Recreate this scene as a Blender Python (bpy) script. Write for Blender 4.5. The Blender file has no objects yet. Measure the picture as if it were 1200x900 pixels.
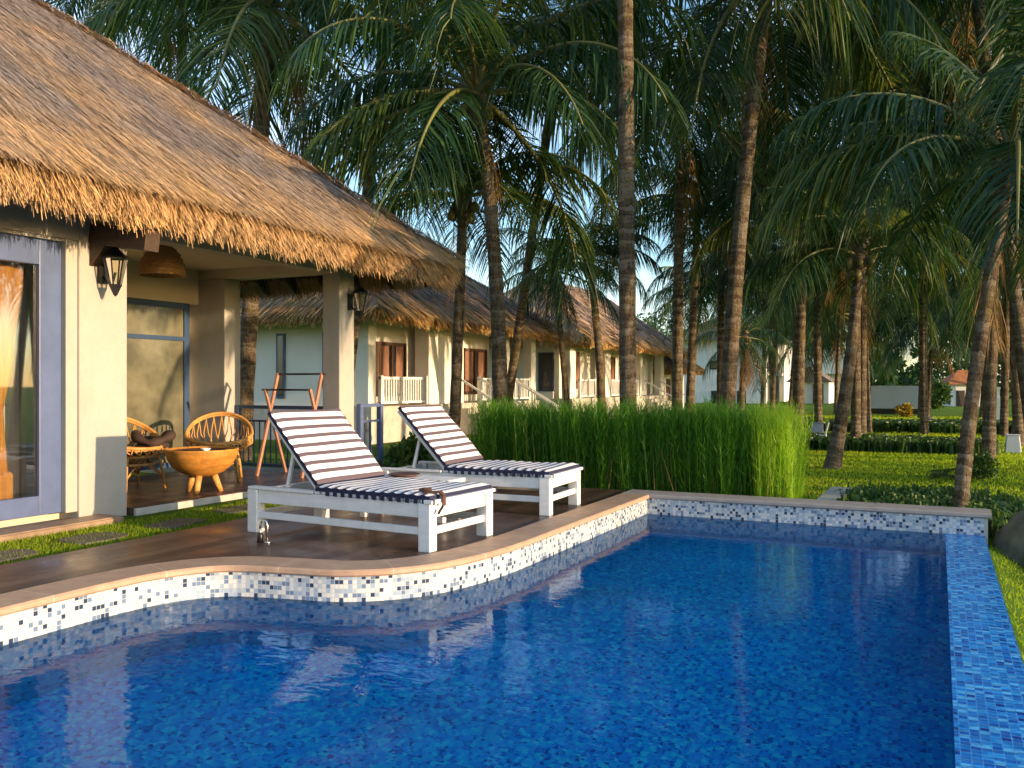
import bpy, math, random
import numpy as np
from mathutils import Vector
random.seed(7); RNG = np.random.default_rng(11)
S = bpy.context.scene; COL = S.collection
R = math.radians; PI = math.pi
CA, SA = 0.8987684, 0.4384236            # the view looks 26 degrees to the left of the pool's long axis (+Y)
EYE = 1.3
def spot(px, d):
    """bearing and distance of a thing from where the photographer stood -> metres on the ground plan"""
    xc = (px - 600) / 1025 * d
    return (xc * CA - d * SA, xc * SA + d * CA)
def high(py, d): return EYE + (450 - py) * d / 1025

# ------------------------------------------------------------------ materials
def new_mat(name):
    m = bpy.data.materials.new(name); m.use_nodes = True
    nt = m.node_tree; b = nt.nodes['Principled BSDF']
    return m, nt, b
def N(nt, t, **kw):
    n = nt.nodes.new(t)
    for k, v in kw.items(): setattr(n, k, v)
    return n
def ramp(nt, stops, interp='LINEAR'):
    n = N(nt, 'ShaderNodeValToRGB'); cr = n.color_ramp; cr.interpolation = interp
    while len(cr.elements) < len(stops): cr.elements.new(0.5)
    for e, (p, c) in zip(cr.elements, stops): e.position = p; e.color = (*c, 1)
    return n
def math_n(nt, op, a, b=None, c=None):
    n = N(nt, 'ShaderNodeMath', operation=op)
    for i, v in enumerate((a, b, c)):
        if v is None: continue
        if isinstance(v, (int, float)): n.inputs[i].default_value = v
        else: nt.links.new(v, n.inputs[i])
    return n.outputs[0]
def mixc(nt, f, a, b, mode='MIX'):
    n = N(nt, 'ShaderNodeMix', data_type='RGBA', blend_type=mode)
    for s, v in ((n.inputs[0], f), (n.inputs[6], a), (n.inputs[7], b)):
        if isinstance(v, (int, float)): s.default_value = v
        elif isinstance(v, tuple): s.default_value = (*v, 1)
        else: nt.links.new(v, s)
    return n.outputs[2]
def noise(nt, vec, scale, detail=4, rough=.55, mapscale=None):
    if mapscale:
        mp = N(nt, 'ShaderNodeMapping'); mp.inputs['Scale'].default_value = mapscale
        nt.links.new(vec, mp.inputs[0]); vec = mp.outputs[0]
    n = N(nt, 'ShaderNodeTexNoise'); n.inputs['Scale'].default_value = scale
    n.inputs['Detail'].default_value = detail; n.inputs['Roughness'].default_value = rough
    nt.links.new(vec, n.inputs['Vector']); return n.outputs['Fac']
def bump(nt, b, h, strength, dist=.02):
    n = N(nt, 'ShaderNodeBump'); n.inputs['Strength'].default_value = strength; n.inputs['Distance'].default_value = dist
    nt.links.new(h, n.inputs['Height']); nt.links.new(n.outputs[0], b.inputs['Normal'])
def objco(nt): return N(nt, 'ShaderNodeTexCoord').outputs['Object']
def uvco(nt): return N(nt, 'ShaderNodeTexCoord').outputs['UV']

def plain(name, col, rough=.6, var=.18, scale=6, bmp=.15, bscale=40, metal=0, spec=.4, stretch=None):
    m, nt, b = new_mat(name); v = objco(nt)
    f = noise(nt, v, scale, 6, .6, stretch)
    lo = tuple(c * (1 - var) for c in col); hi = tuple(min(1, c * (1 + var)) for c in col)
    r = ramp(nt, [(.3, lo), (.7, hi)]); nt.links.new(f, r.inputs[0])
    nt.links.new(r.outputs[0], b.inputs['Base Color'])
    b.inputs['Roughness'].default_value = rough; b.inputs['Metallic'].default_value = metal
    b.inputs['Specular IOR Level'].default_value = spec
    if bmp: bump(nt, b, noise(nt, v, bscale, 4, .6, stretch), bmp, .01)
    return m

def mosaic(name, stops, grout, tile=.027, rough=.12, bmp=.3):
    m, nt, b = new_mat(name); v = uvco(nt)
    sc = N(nt, 'ShaderNodeVectorMath', operation='SCALE'); sc.inputs['Scale'].default_value = 1 / tile
    nt.links.new(v, sc.inputs[0])
    fl = N(nt, 'ShaderNodeVectorMath', operation='FLOOR'); nt.links.new(sc.outputs[0], fl.inputs[0])
    wn = N(nt, 'ShaderNodeTexWhiteNoise', noise_dimensions='2D'); nt.links.new(fl.outputs[0], wn.inputs['Vector'])
    r = ramp(nt, stops, 'CONSTANT'); nt.links.new(wn.outputs['Value'], r.inputs[0])
    fr = N(nt, 'ShaderNodeVectorMath', operation='FRACTION'); nt.links.new(sc.outputs[0], fr.inputs[0])
    sp = N(nt, 'ShaderNodeSeparateXYZ'); nt.links.new(fr.outputs[0], sp.inputs[0])
    g = []
    for a in (sp.outputs[0], sp.outputs[1]):
        g.append(math_n(nt, 'LESS_THAN', math_n(nt, 'ABSOLUTE', math_n(nt, 'SUBTRACT', a, .5)), .44))
    ins = math_n(nt, 'MULTIPLY', g[0], g[1])
    c = mixc(nt, ins, grout, r.outputs[0])
    dirt = noise(nt, v, 1.3, 4); dr = ramp(nt, [(.3, (.82, .82, .82)), (.65, (1, 1, 1))]); nt.links.new(dirt, dr.inputs[0])
    c = mixc(nt, 1.0, c, dr.outputs[0], 'MULTIPLY')
    nt.links.new(c, b.inputs['Base Color'])
    rr = math_n(nt, 'MULTIPLY_ADD', ins, -.4, .55 + rough - .1); nt.links.new(rr, b.inputs['Roughness'])
    if bmp: bump(nt, b, ins, bmp, .003)
    return m

M = {}
def weather(m, amt=.16):
    nt = m.node_tree; b = nt.nodes['Principled BSDF']; l = b.inputs['Base Color'].links[0]; src = l.from_socket; o = objco(nt)
    a = noise(nt, o, 2.3, 7, .7, (1, 1, .25)); r = ramp(nt, [(.52, (1, 1, 1)), (.75, (1 - amt, 1 - amt * 1.1, 1 - amt * 1.3))]); nt.links.new(a, r.inputs[0])
    a2 = noise(nt, o, 11, 8, .75); r2 = ramp(nt, [(.3, (1 - amt * .5,) * 3), (.55, (1, 1, 1))]); nt.links.new(a2, r2.inputs[0])
    nt.links.new(mixc(nt, 1.0, mixc(nt, 1.0, src, r.outputs[0], 'MULTIPLY'), r2.outputs[0], 'MULTIPLY'), b.inputs['Base Color']); return m
M['plaster'] = plain('cream_plaster', (.42, .385, .335), .85, .07, 1.2, .12, 60)
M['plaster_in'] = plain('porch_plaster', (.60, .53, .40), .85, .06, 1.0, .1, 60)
M['white_wall'] = plain('white_render', (.72, .72, .70), .85, .06, .8, .1, 40)
M['cream_wall'] = plain('pale_cream_render', (.80, .76, .68), .85, .06, .8, .1, 40)
M['pale_green_wall'] = plain('pale_green_render', (.50, .55, .44), .85, .08, .8, .1, 40)
M['white_paint'] = plain('white_painted_wood', (.80, .79, .77), .42, .07, 3, .12, 30, stretch=(1, 8, 8))
M['blue_frame'] = plain('slate_blue_paint', (.095, .13, .25), .35, .10, 4, .08, 60)
M['navy_metal'] = plain('navy_metal', (.035, .07, .15), .4, .1, 4, .05, 60)
M['black_metal'] = plain('black_iron', (.012, .012, .014), .4, .2, 10, .1, 60)
M['dark_wood'] = plain('dark_stained_wood', (.055, .030, .018), .6, .3, 4, .3, 30, stretch=(1, 6, 6))
M['brown_wood'] = plain('brown_window_wood', (.10, .05, .03), .5, .2, 4, .2, 30)
M['rack_wood'] = plain('reddish_wood', (.40, .20, .13), .5, .2, 5, .2, 30)
M['rattan'] = plain('rattan_cane', (.56, .28, .075), .5, .25, 9, .2, 60)
M['bowl_wood'] = plain('honey_wood', (.58, .25, .045), .5, .3, 5, .12, 20, stretch=(1, 1, 5))
M['cushion'] = plain('brown_cushion', (.05, .028, .02), .8, .25, 20, .2, 90)
M['steel'] = plain('brushed_steel', (.55, .54, .52), .25, .08, 10, .05, 60, metal=1)
M['leather'] = plain('brown_leather', (.09, .04, .025), .5, .2, 14, .3, 60)
M['white_china'] = plain('white_glazed', (.8, .8, .78), .2, .03, 6, 0)
M['stone'] = plain('weathered_boulder', (.16, .14, .10), .9, .4, 3, .7, 9)
M['mossrock'] = plain('mossy_boulder', (.13, .11, .07), .9, .5, 4, .8, 10)
M['pale_stone'] = plain('pale_cut_stone', (.50, .46, .40), .85, .15, 5, .3, 30)
M['slate'] = plain('stepping_slate', (.085, .07, .06), .7, .25, 5, .4, 30)
M['step_tile'] = plain('step_tile', (.30, .20, .13), .5, .15, 3, .15, 30)
M['sheer'] = plain('white_sheer', (.75, .74, .70), .9, .05, 6, .1, 30)
M['board_white'] = plain('white_board', (.62, .65, .74), .6, .05, 1, .02, 10)
M['teal'] = plain('teal_towel', (.03, .22, .30), .9, .2, 9, .2, 50)
M['tile_roof'] = plain('orange_clay_tile', (.42, .16, .06), .8, .3, 6, .5, 12)
M['grey_roof'] = plain('grey_shingle', (.20, .18, .18), .85, .2, 3, .5, 10)
M['green_roof'] = plain('pale_green_roof', (.36, .42, .32), .8, .12, 2, .3, 12)
M['brown_roof'] = plain('brown_roof', (.19, .145, .12), .85, .25, 3, .4, 12)
for k_ in ('plaster', 'white_wall', 'white_paint', 'pale_stone', 'blue_frame'): weather(M[k_], .14 if k_ != 'pale_stone' else .3)
weather(M['bowl_wood'], .45); weather(M['step_tile'], .35)
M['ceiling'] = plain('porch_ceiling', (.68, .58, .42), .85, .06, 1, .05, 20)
M['dark_tile'] = plain('dark_ground', (.05, .04, .03), .8, .3, 2, .3, 20)
M['tap'] = M['steel']

def m_orange_curtain():
    m, nt, b = new_mat('orange_curtain'); v = objco(nt)
    f = noise(nt, v, 7, 4, .6, (1, 6, .4)); r = ramp(nt, [(.3, (.42, .17, .03)), (.7, (.72, .36, .09))]); nt.links.new(f, r.inputs[0])
    nt.links.new(r.outputs[0], b.inputs['Base Color']); b.inputs['Roughness'].default_value = .85
    return m
M['curtain'] = m_orange_curtain()

def m_glass(name, tint, refl=.28, rough=.02, fac=None):
    m, nt, b = new_mat(name); nt.nodes.remove(b); out = nt.nodes['Material Output']
    t = N(nt, 'ShaderNodeBsdfTransparent'); t.inputs[0].default_value = (*tint, 1)
    g = N(nt, 'ShaderNodeBsdfGlossy'); g.inputs['Roughness'].default_value = rough; g.inputs[0].default_value = (.95, .95, .95, 1)
    lw = N(nt, 'ShaderNodeLayerWeight'); lw.inputs[0].default_value = .35
    f = math_n(nt, 'MULTIPLY_ADD', lw.outputs['Fresnel'], .8, refl)
    f = math_n(nt, 'MINIMUM', f, 1)
    mx = N(nt, 'ShaderNodeMixShader'); nt.links.new(f, mx.inputs[0]); nt.links.new(t.outputs[0], mx.inputs[1]); nt.links.new(g.outputs[0], mx.inputs[2])
    nt.links.new(mx.outputs[0], out.inputs[0]); return m
M['glass'] = m_glass('door_glass', (.92, .92, .90), .10)
M['lamp_glass'] = m_glass('lantern_glass', (.9, .85, .75), .08)
def m_dark_glass(name, col, rough=.06):
    m, nt, b = new_mat(name); v = objco(nt)
    f = noise(nt, v, 2.2, 4); r = ramp(nt, [(.35, tuple(c * .6 for c in col)), (.7, tuple(c * 1.5 for c in col))]); nt.links.new(f, r.inputs[0])
    nt.links.new(r.outputs[0], b.inputs['Base Color']); b.inputs['Roughness'].default_value = rough; b.inputs['Specular IOR Level'].default_value = .7
    return m
M['win_glass'] = m_dark_glass('window_pane', (.03, .03, .035))
M['frosted'] = m_dark_glass('frosted_panel', (.14, .13, .085), .16)

def m_water():
    m, nt, b = new_mat('pool_water'); nt.nodes.remove(b); out = nt.nodes['Material Output']
    t = N(nt, 'ShaderNodeBsdfRefraction'); t.inputs[0].default_value = (.66, .92, 1.0, 1); t.inputs['IOR'].default_value = 1.33; t.inputs['Roughness'].default_value = 0
    g = N(nt, 'ShaderNodeBsdfGlossy'); g.inputs['Roughness'].default_value = .02; g.inputs[0].default_value = (.50, .60, .70, 1)
    fr = N(nt, 'ShaderNodeFresnel'); fr.inputs[0].default_value = 1.27
    v = objco(nt)
    sep = N(nt, 'ShaderNodeSeparateXYZ'); nt.links.new(v, sep.inputs[0])
    n1 = noise(nt, v, 5.5, 3, .5, (1, 1.3, 1)); n2 = noise(nt, v, 16, 2, .5, (.45, 2.2, 1))
    weir = N(nt, 'ShaderNodeMapRange'); weir.inputs[1].default_value = .0; weir.inputs[2].default_value = .12
    weir.inputs[3].default_value = .05; weir.inputs[4].default_value = 1.0
    nt.links.new(sep.outputs[0], weir.inputs[0])
    near = N(nt, 'ShaderNodeMapRange'); near.inputs[1].default_value = 3.5; near.inputs[2].default_value = 8.5
    near.inputs[3].default_value = 1.0; near.inputs[4].default_value = .35
    nt.links.new(sep.outputs[1], near.inputs[0])
    h = math_n(nt, 'ADD', math_n(nt, 'MULTIPLY', n1, near.outputs[0]), math_n(nt, 'MULTIPLY', math_n(nt, 'MULTIPLY', n2, 2.6), weir.outputs[0]))
    bp = N(nt, 'ShaderNodeBump'); bp.inputs['Strength'].default_value = .035; bp.inputs['Distance'].default_value = .1
    nt.links.new(h, bp.inputs['Height'])
    nt.links.new(bp.outputs[0], g.inputs['Normal']); 
    bq = N(nt, 'ShaderNodeBump'); bq.inputs['Strength'].default_value = .03; bq.inputs['Distance'].default_value = .1
    nt.links.new(math_n(nt, 'ADD', n1, math_n(nt, 'MULTIPLY', noise(nt, v, 13, 3, .5), .35)), bq.inputs['Height']); nt.links.new(bq.outputs[0], t.inputs['Normal']); nt.links.new(bp.outputs[0], fr.inputs['Normal'])
    mx = N(nt, 'ShaderNodeMixShader'); nt.links.new(fr.outputs[0], mx.inputs[0]); nt.links.new(t.outputs[0], mx.inputs[1]); nt.links.new(g.outputs[0], mx.inputs[2])
    nt.links.new(mx.outputs[0], out.inputs[0]); return m
M['water'] = m_water()
M['mosaic_white'] = mosaic('white_blue_mosaic', [(0, (.66, .66, .64)), (.36, (.46, .52, .57)), (.52, (.34, .43, .54)), (.75, (.15, .22, .34)), (.88, (.03, .05, .10))], (.46, .46, .45), .031)
M['mosaic_pool'] = mosaic('deep_blue_mosaic', [(0, (.003, .33, .93)), (.32, (.006, .48, .97)), (.55, (.002, .21, .78)), (.76, (.03, .66, .98)), (.90, (.002, .11, .52))], (.012, .50, .95), .028, .3, 0)
M['mosaic_wall'] = mosaic('teal_mosaic', [(0, (.012, .42, .82)), (.35, (.02, .55, .88)), (.6, (.005, .28, .62)), (.8, (.04, .66, .90)), (.93, (.003, .15, .44))], (.03, .55, .82), .036, .3, 0)
M['mosaic_weir'] = mosaic('bright_blue_mosaic', [(0, (.008, .20, .62)), (.35, (.02, .31, .76)), (.6, (.004, .12, .48)), (.76, (.10, .46, .82)), (.93, (.003, .05, .30))], (.06, .33, .70), .040, .25, .2)

def m_wet_weir():
    m = M['mosaic_weir']; nt = m.node_tree; b = nt.nodes['Principled BSDF']; o = objco(nt)
    for l in list(b.inputs['Roughness'].links): nt.links.remove(l)
    b.inputs['Roughness'].default_value = .16; b.inputs['Specular IOR Level'].default_value = .28
    n2 = noise(nt, o, 9, 3, .55, (.5, 2.6, 1)); n3 = noise(nt, o, 30, 2, .5, (.5, 1.6, 1))
    bump(nt, b, math_n(nt, 'ADD', n2, math_n(nt, 'MULTIPLY', n3, .4)), .5, .05)
m_wet_weir()
def m_deck():
    m, nt, b = new_mat('deck_boards'); v = objco(nt)
    sp = N(nt, 'ShaderNodeSeparateXYZ'); nt.links.new(v, sp.inputs[0])
    q = math_n(nt, 'DIVIDE', sp.outputs[0], .145); idx = math_n(nt, 'FLOOR', q); fr = math_n(nt, 'FRACT', q)
    wn = N(nt, 'ShaderNodeTexWhiteNoise', noise_dimensions='1D'); nt.links.new(idx, wn.inputs['W'])
    g = noise(nt, v, 5, 7, .65, (14, .8, 1))
    base = ramp(nt, [(.15, (.032, .016, .011)), (.5, (.078, .040, .027)), (.85, (.135, .078, .055))])
    nt.links.new(math_n(nt, 'MULTIPLY_ADD', wn.outputs['Value'], .5, math_n(nt, 'MULTIPLY', g, .5)), base.inputs[0])
    gap = math_n(nt, 'LESS_THAN', math_n(nt, 'ABSOLUTE', math_n(nt, 'SUBTRACT', fr, .5)), .465)
    c = mixc(nt, gap, (.015, .01, .008), base.outputs[0])
    nt.links.new(c, b.inputs['Base Color'])
    rg = noise(nt, v, 2.2, 4); rr = ramp(nt, [(.3, (.24,) * 3), (.7, (.5,) * 3)]); nt.links.new(rg, rr.inputs[0])
    nt.links.new(rr.outputs[0], b.inputs['Roughness'])
    bump(nt, b, math_n(nt, 'ADD', math_n(nt, 'MULTIPLY', g, .25), gap), .25, .004)
    return m
M['deck'] = m_deck()
def m_coping():
    m, nt, b = new_mat('sandstone_coping'); v = uvco(nt); o = objco(nt)
    sp = N(nt, 'ShaderNodeSeparateXYZ'); nt.links.new(v, sp.inputs[0])
    fr = math_n(nt, 'FRACT', math_n(nt, 'DIVIDE', sp.outputs[0], .82))
    j = math_n(nt, 'LESS_THAN', fr, .006)
    f = noise(nt, o, 7, 8, .65); r = ramp(nt, [(.25, (.34, .215, .14)), (.75, (.50, .34, .23))]); nt.links.new(f, r.inputs[0])
    c = mixc(nt, j, r.outputs[0], (.62, .50, .38)); nt.links.new(c, b.inputs['Base Color'])
    b.inputs['Roughness'].default_value = .55
    bump(nt, b, noise(nt, o, 60, 4), .2, .004); return m
M['coping'] = m_coping()
M['coping_grey'] = plain('grey_stone_coping', (.34, .30, .27), .6, .14, 6, .25, 50)

def m_thatch(name, fresh_lit, mid, aged):
    m, nt, b = new_mat(name); v = objco(nt)
    at = N(nt, 'ShaderNodeAttribute'); at.attribute_name = 'rnd'
    ed = N(nt, 'ShaderNodeAttribute'); ed.attribute_name = 'fresh_lit'
    r = ramp(nt, [(0, tuple(c * .42 for c in mid)), (.3, mid), (.75, fresh_lit), (1, tuple(min(1, c * 1.25) for c in fresh_lit))]); nt.links.new(at.outputs['Fac'], r.inputs[0])
    r2 = ramp(nt, [(0, tuple(c * .35 for c in aged)), (.4, aged), (1, tuple(min(1, c * 1.45) for c in aged))]); nt.links.new(at.outputs['Fac'], r2.inputs[0])
    n = noise(nt, v, .9, 5, .6); nr = ramp(nt, [(.44, (0, 0, 0)), (.70, (1, 1, 1))]); nt.links.new(n, nr.inputs[0])
    f = math_n(nt, 'MINIMUM', math_n(nt, 'ADD', math_n(nt, 'MULTIPLY', nr.outputs[0], .6), ed.outputs['Fac']), 1)
    c = mixc(nt, f, r2.outputs[0], r.outputs[0]); nt.links.new(c, b.inputs['Base Color'])
    b.inputs['Roughness'].default_value = .75; b.inputs['Specular IOR Level'].default_value = .25
    return m
M['thatch'] = m_thatch('straw_thatch', (.68, .42, .18), (.42, .27, .135), (.235, .20, .185))
M['thatch_old'] = m_thatch('weathered_thatch', (.66, .40, .13), (.44, .27, .11), (.31, .24, .20))
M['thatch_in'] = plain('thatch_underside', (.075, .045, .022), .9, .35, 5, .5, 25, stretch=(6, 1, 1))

def m_leaf(name, stops, trans=.35, objvar=.5, rough=.45, spec=.35):
    m, nt, b = new_mat(name); out = nt.nodes['Material Output']
    at = N(nt, 'ShaderNodeAttribute'); at.attribute_name = 'rnd'
    oi = N(nt, 'ShaderNodeObjectInfo')
    f = math_n(nt, 'ADD', math_n(nt, 'MULTIPLY', at.outputs['Fac'], 1 - objvar), math_n(nt, 'MULTIPLY', oi.outputs['Random'], objvar))
    r = ramp(nt, stops); nt.links.new(f, r.inputs[0])
    nt.links.new(r.outputs[0], b.inputs['Base Color']); b.inputs['Roughness'].default_value = rough
    b.inputs['Specular IOR Level'].default_value = spec
    t = N(nt, 'ShaderNodeBsdfTranslucent')
    tc = mixc(nt, 1.0, r.outputs[0], (1.5, 1.5, .7), 'MULTIPLY'); nt.links.new(tc, t.inputs[0])
    mx = N(nt, 'ShaderNodeMixShader'); mx.inputs[0].default_value = trans
    nt.links.new(b.outputs[0], mx.inputs[1]); nt.links.new(t.outputs[0], mx.inputs[2]); nt.links.new(mx.outputs[0], out.inputs[0])
    return m
M['frond'] = m_leaf('palm_leaf', [(0, (.012, .040, .018)), (.45, (.024, .068, .024)), (.7, (.060, .11, .022)), (.85, (.15, .17, .03)), (1, (.25, .19, .05))])
M['dry'] = m_leaf('dry_palm_leaf', [(0, (.16, .085, .03)), (1, (.36, .21, .085))], .25, .4, .7, .2)
M['rachis'] = plain('leaf_rib', (.15, .15, .045), .5, .25, 6, 0)
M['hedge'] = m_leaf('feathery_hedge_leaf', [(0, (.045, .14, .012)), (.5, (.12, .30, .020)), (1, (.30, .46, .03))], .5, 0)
M['grass'] = m_leaf('lawn_blade', [(0, (.12, .22, .014)), (.5, (.29, .40, .020)), (1, (.48, .52, .035))], .5, 0, .6, .2)
M['cover'] = m_leaf('ground_cover_leaf', [(0, (.02, .06, .015)), (.6, (.05, .12, .022)), (1, (.17, .22, .06))], .3, 0)
M['bush'] = m_leaf('broad_bush_leaf', [(0, (.025, .065, .012)), (.6, (.06, .12, .02)), (1, (.16, .19, .04))], .3, .3)
M['gold'] = m_leaf('golden_bush_leaf', [(0, (.20, .13, .02)), (1, (.50, .36, .05))], .3, .1)
M['fruit'] = plain('coconut_husk', (.14, .12, .03), .5, .4, 3, .1, 20)
def m_trunk():
    m, nt, b = new_mat('palm_bark'); v = uvco(nt); o = objco(nt)
    sp = N(nt, 'ShaderNodeSeparateXYZ'); nt.links.new(v, sp.inputs[0])
    wob = math_n(nt, 'ADD', noise(nt, o, 3.5, 3), math_n(nt, 'MULTIPLY', noise(nt, o, 22, 3), .45))
    q = math_n(nt, 'ADD', math_n(nt, 'DIVIDE', sp.outputs[1], .062), math_n(nt, 'MULTIPLY', wob, 3.4))
    fr = math_n(nt, 'FRACT', q); idx = math_n(nt, 'FLOOR', q)
    wn = N(nt, 'ShaderNodeTexWhiteNoise', noise_dimensions='1D'); nt.links.new(idx, wn.inputs['W'])
    ring = math_n(nt, 'SMOOTH_MIN', fr, .3, .15)
    streak = noise(nt, o, 26, 6, .75, (1, 1, .22)); blot = noise(nt, o, 7, 6, .7)
    f = math_n(nt, 'ADD', math_n(nt, 'MULTIPLY', ring, .5), math_n(nt, 'MULTIPLY', math_n(nt, 'ADD', math_n(nt, 'MULTIPLY', wn.outputs['Value'], .5), math_n(nt, 'ADD', streak, blot)), .52))
    r = ramp(nt, [(.42, (.022, .016, .011)), (.60, (.075, .050, .030)), (.72, (.135, .095, .058)), (.90, (.25, .20, .14))]); nt.links.new(f, r.inputs[0])
    moss = noise(nt, o, 3.1, 7, .72); mr = ramp(nt, [(.52, (0, 0, 0)), (.62, (1, 1, 1))]); nt.links.new(moss, mr.inputs[0])
    c = mixc(nt, math_n(nt, 'MULTIPLY', mr.outputs[0], .5), r.outputs[0], (.19, .14, .03))
    g2 = noise(nt, o, 5.3, 6, .7); gr = ramp(nt, [(.60, (0, 0, 0)), (.68, (1, 1, 1))]); nt.links.new(g2, gr.inputs[0])
    c = mixc(nt, math_n(nt, 'MULTIPLY', gr.outputs[0], .5), c, (.30, .27, .22))
    nt.links.new(c, b.inputs['Base Color']); b.inputs['Roughness'].default_value = .92; b.inputs['Specular IOR Level'].default_value = .2
    bump(nt, b, math_n(nt, 'ADD', math_n(nt, 'MULTIPLY', ring, .7), math_n(nt, 'ADD', math_n(nt, 'MULTIPLY', streak, 1.3), math_n(nt, 'MULTIPLY', blot, 1.4))), 1.0, .06); return m
M['trunk'] = m_trunk()
def m_ground():
    m, nt, b = new_mat('lawn_turf'); v = objco(nt)
    a = noise(nt, v, .35, 6, .6); c1 = noise(nt, v, 9, 8, .7)
    f = math_n(nt, 'MULTIPLY_ADD', a, .5, math_n(nt, 'MULTIPLY', c1, .5))
    r = ramp(nt, [(.3, (.05, .10, .012)), (.5, (.11, .20, .016)), (.68, (.20, .27, .03))]); nt.links.new(f, r.inputs[0])
    nt.links.new(r.outputs[0], b.inputs['Base Color']); b.inputs['Roughness'].default_value = .95
    b.inputs['Specular IOR Level'].default_value = .1
    bump(nt, b, noise(nt, v, 40, 6, .8), .9, .08); return m
M['ground'] = m_ground()
def m_stripe():
    m, nt, b = new_mat('striped_canvas'); v = uvco(nt)
    sp = N(nt, 'ShaderNodeSeparateXYZ'); nt.links.new(v, sp.inputs[0])
    o = objco(nt)
    q = math_n(nt, 'FRACT', math_n(nt, 'DIVIDE', sp.outputs[0], .098))
    s = math_n(nt, 'LESS_THAN', q, .40)
    n = noise(nt, o, 8, 4); lt = ramp(nt, [(.3, (.78, .76, .74)), (.7, (.86, .85, .83))]); nt.links.new(n, lt.inputs[0])
    c = mixc(nt, s, lt.outputs[0], (.115, .085, .105)); nt.links.new(c, b.inputs['Base Color'])
    b.inputs['Roughness'].default_value = .85; b.inputs['Specular IOR Level'].default_value = .2
    bump(nt, b, noise(nt, o, 9, 3), .35, .02); return m
M['stripe'] = m_stripe()
M['navy_cloth'] = plain('navy_piping', (.016, .02, .055), .8, .2, 9, .1, 60)

# ------------------------------------------------------------------ mesh building
class MB:
    def __init__(s): s.v = []; s.f = []; s.mi = []; s.uv = []; s.sm = []
    def add(s, vs, fs, mi=0, smooth=False, uvs=None):
        o = len(s.v); s.v += [tuple(p) for p in vs]
        for k, f in enumerate(fs):
            s.f.append([o + i for i in f]); s.mi.append(mi); s.sm.append(smooth)
            s.uv.append(uvs[k] if uvs else None)
        return s
    def box(s, x0, x1, y0, y1, z0, z1, mi=0):
        vs = [(x, y, z) for z in (z0, z1) for y in (y0, y1) for x in (x0, x1)]
        return s.add(vs, [(0, 2, 3, 1), (4, 5, 7, 6), (0, 1, 5, 4), (2, 6, 7, 3), (0, 4, 6, 2), (1, 3, 7, 5)], mi)
    def beam(s, a, b, w, h, mi=0, up=(0, 0, 1)):
        a, b = Vector(a), Vector(b); d = (b - a).normalized(); up = Vector(up)
        if abs(d.dot(up)) > .98: up = Vector((1, 0, 0))
        sd = d.cross(up).normalized(); u = sd.cross(d)
        vs = [p + sd * (i * w / 2) + u * (j * h / 2) for p in (a, b) for j in (-1, 1) for i in (-1, 1)]
        return s.add(vs, [(0, 1, 3, 2), (4, 6, 7, 5), (0, 4, 5, 1), (2, 3, 7, 6), (0, 2, 6, 4), (1, 5, 7, 3)], mi)
    def tube(s, pts, rad, n=8, mi=0, closed=False, caps=True):
        P = [Vector(p) for p in pts]; k = len(P)
        rs = rad if hasattr(rad, '__len__') else [rad] * k
        vs = []; ref = None; L = 0; Ls = []
        for i in range(k):
            if i: L += (P[i] - P[i - 1]).length
            Ls.append(L)
            a = P[(i - 1) % k] if closed or i else P[i]; b = P[(i + 1) % k] if closed or i < k - 1 else P[i]
            d = (b - a).normalized()
            if ref is None: ref = Vector((0, 0, 1)) if abs(d.z) < .9 else Vector((1, 0, 0))
            sd = d.cross(ref).normalized(); ref = sd.cross(d).normalized()
            for j in range(n):
                t = 2 * PI * j / n; vs.append(P[i] + (sd * math.cos(t) + ref * math.sin(t)) * rs[i])
        fs = []; uv = []
        for i in range(k if closed else k - 1):
            i2 = (i + 1) % k
            for j in range(n):
                j2 = (j + 1) % n; fs.append((i * n + j, i * n + j2, i2 * n + j2, i2 * n + j))
                u0, u1 = j / n, (j + 1) / n; v0, v1 = Ls[i], (Ls[i2] if i2 else Ls[i] + .1)
                uv.append([(u0, v0), (u1, v0), (u1, v1), (u0, v1)])
        if caps and not closed:
            fs += [tuple(range(n - 1, -1, -1)), tuple(range((k - 1) * n, k * n))]; uv += [[(0, 0)] * n] * 2
        return s.add(vs, fs, mi, True, uv)
    def lathe(s, prof, c=(0, 0, 0), n=24, mi=0, smooth=True):
        vs = []; fs = []
        for r, z in prof:
            for j in range(n):
                t = 2 * PI * j / n; vs.append((c[0] + r * math.cos(t), c[1] + r * math.sin(t), c[2] + z))
        for i in range(len(prof) - 1):
            for j in range(n):
                j2 = (j + 1) % n; fs.append((i * n + j, i * n + j2, (i + 1) * n + j2, (i + 1) * n + j))
        return s.add(vs, fs, mi, smooth)
    def build(s, name, mats, parent=None, bevel=0, link=True, attr=False):
        me = bpy.data.meshes.new(name); me.from_pydata(s.v, [], s.f)
        if not isinstance(mats, (list, tuple)): mats = [mats]
        for m in mats: me.materials.append(m)
        me.polygons.foreach_set('material_index', s.mi); me.polygons.foreach_set('use_smooth', s.sm)
        if any(u is not None for u in s.uv):
            l = me.uv_layers.new(name='UVMap'); flat = []
            for f, u in zip(s.f, s.uv):
                for q in (u if u else [(0, 0)] * len(f)): flat += q
            l.data.foreach_set('uv', flat)
        me.update()
        return link_obj(name, me, parent, bevel)
def link_obj(name, me, parent=None, bevel=0):
    o = bpy.data.objects.new(name, me); COL.objects.link(o)
    if parent: o.parent = parent
    if bevel:
        b = o.modifiers.new('bevel', 'BEVEL'); b.width = bevel; b.segments = 2; b.limit_method = 'ANGLE'
    return o
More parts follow.
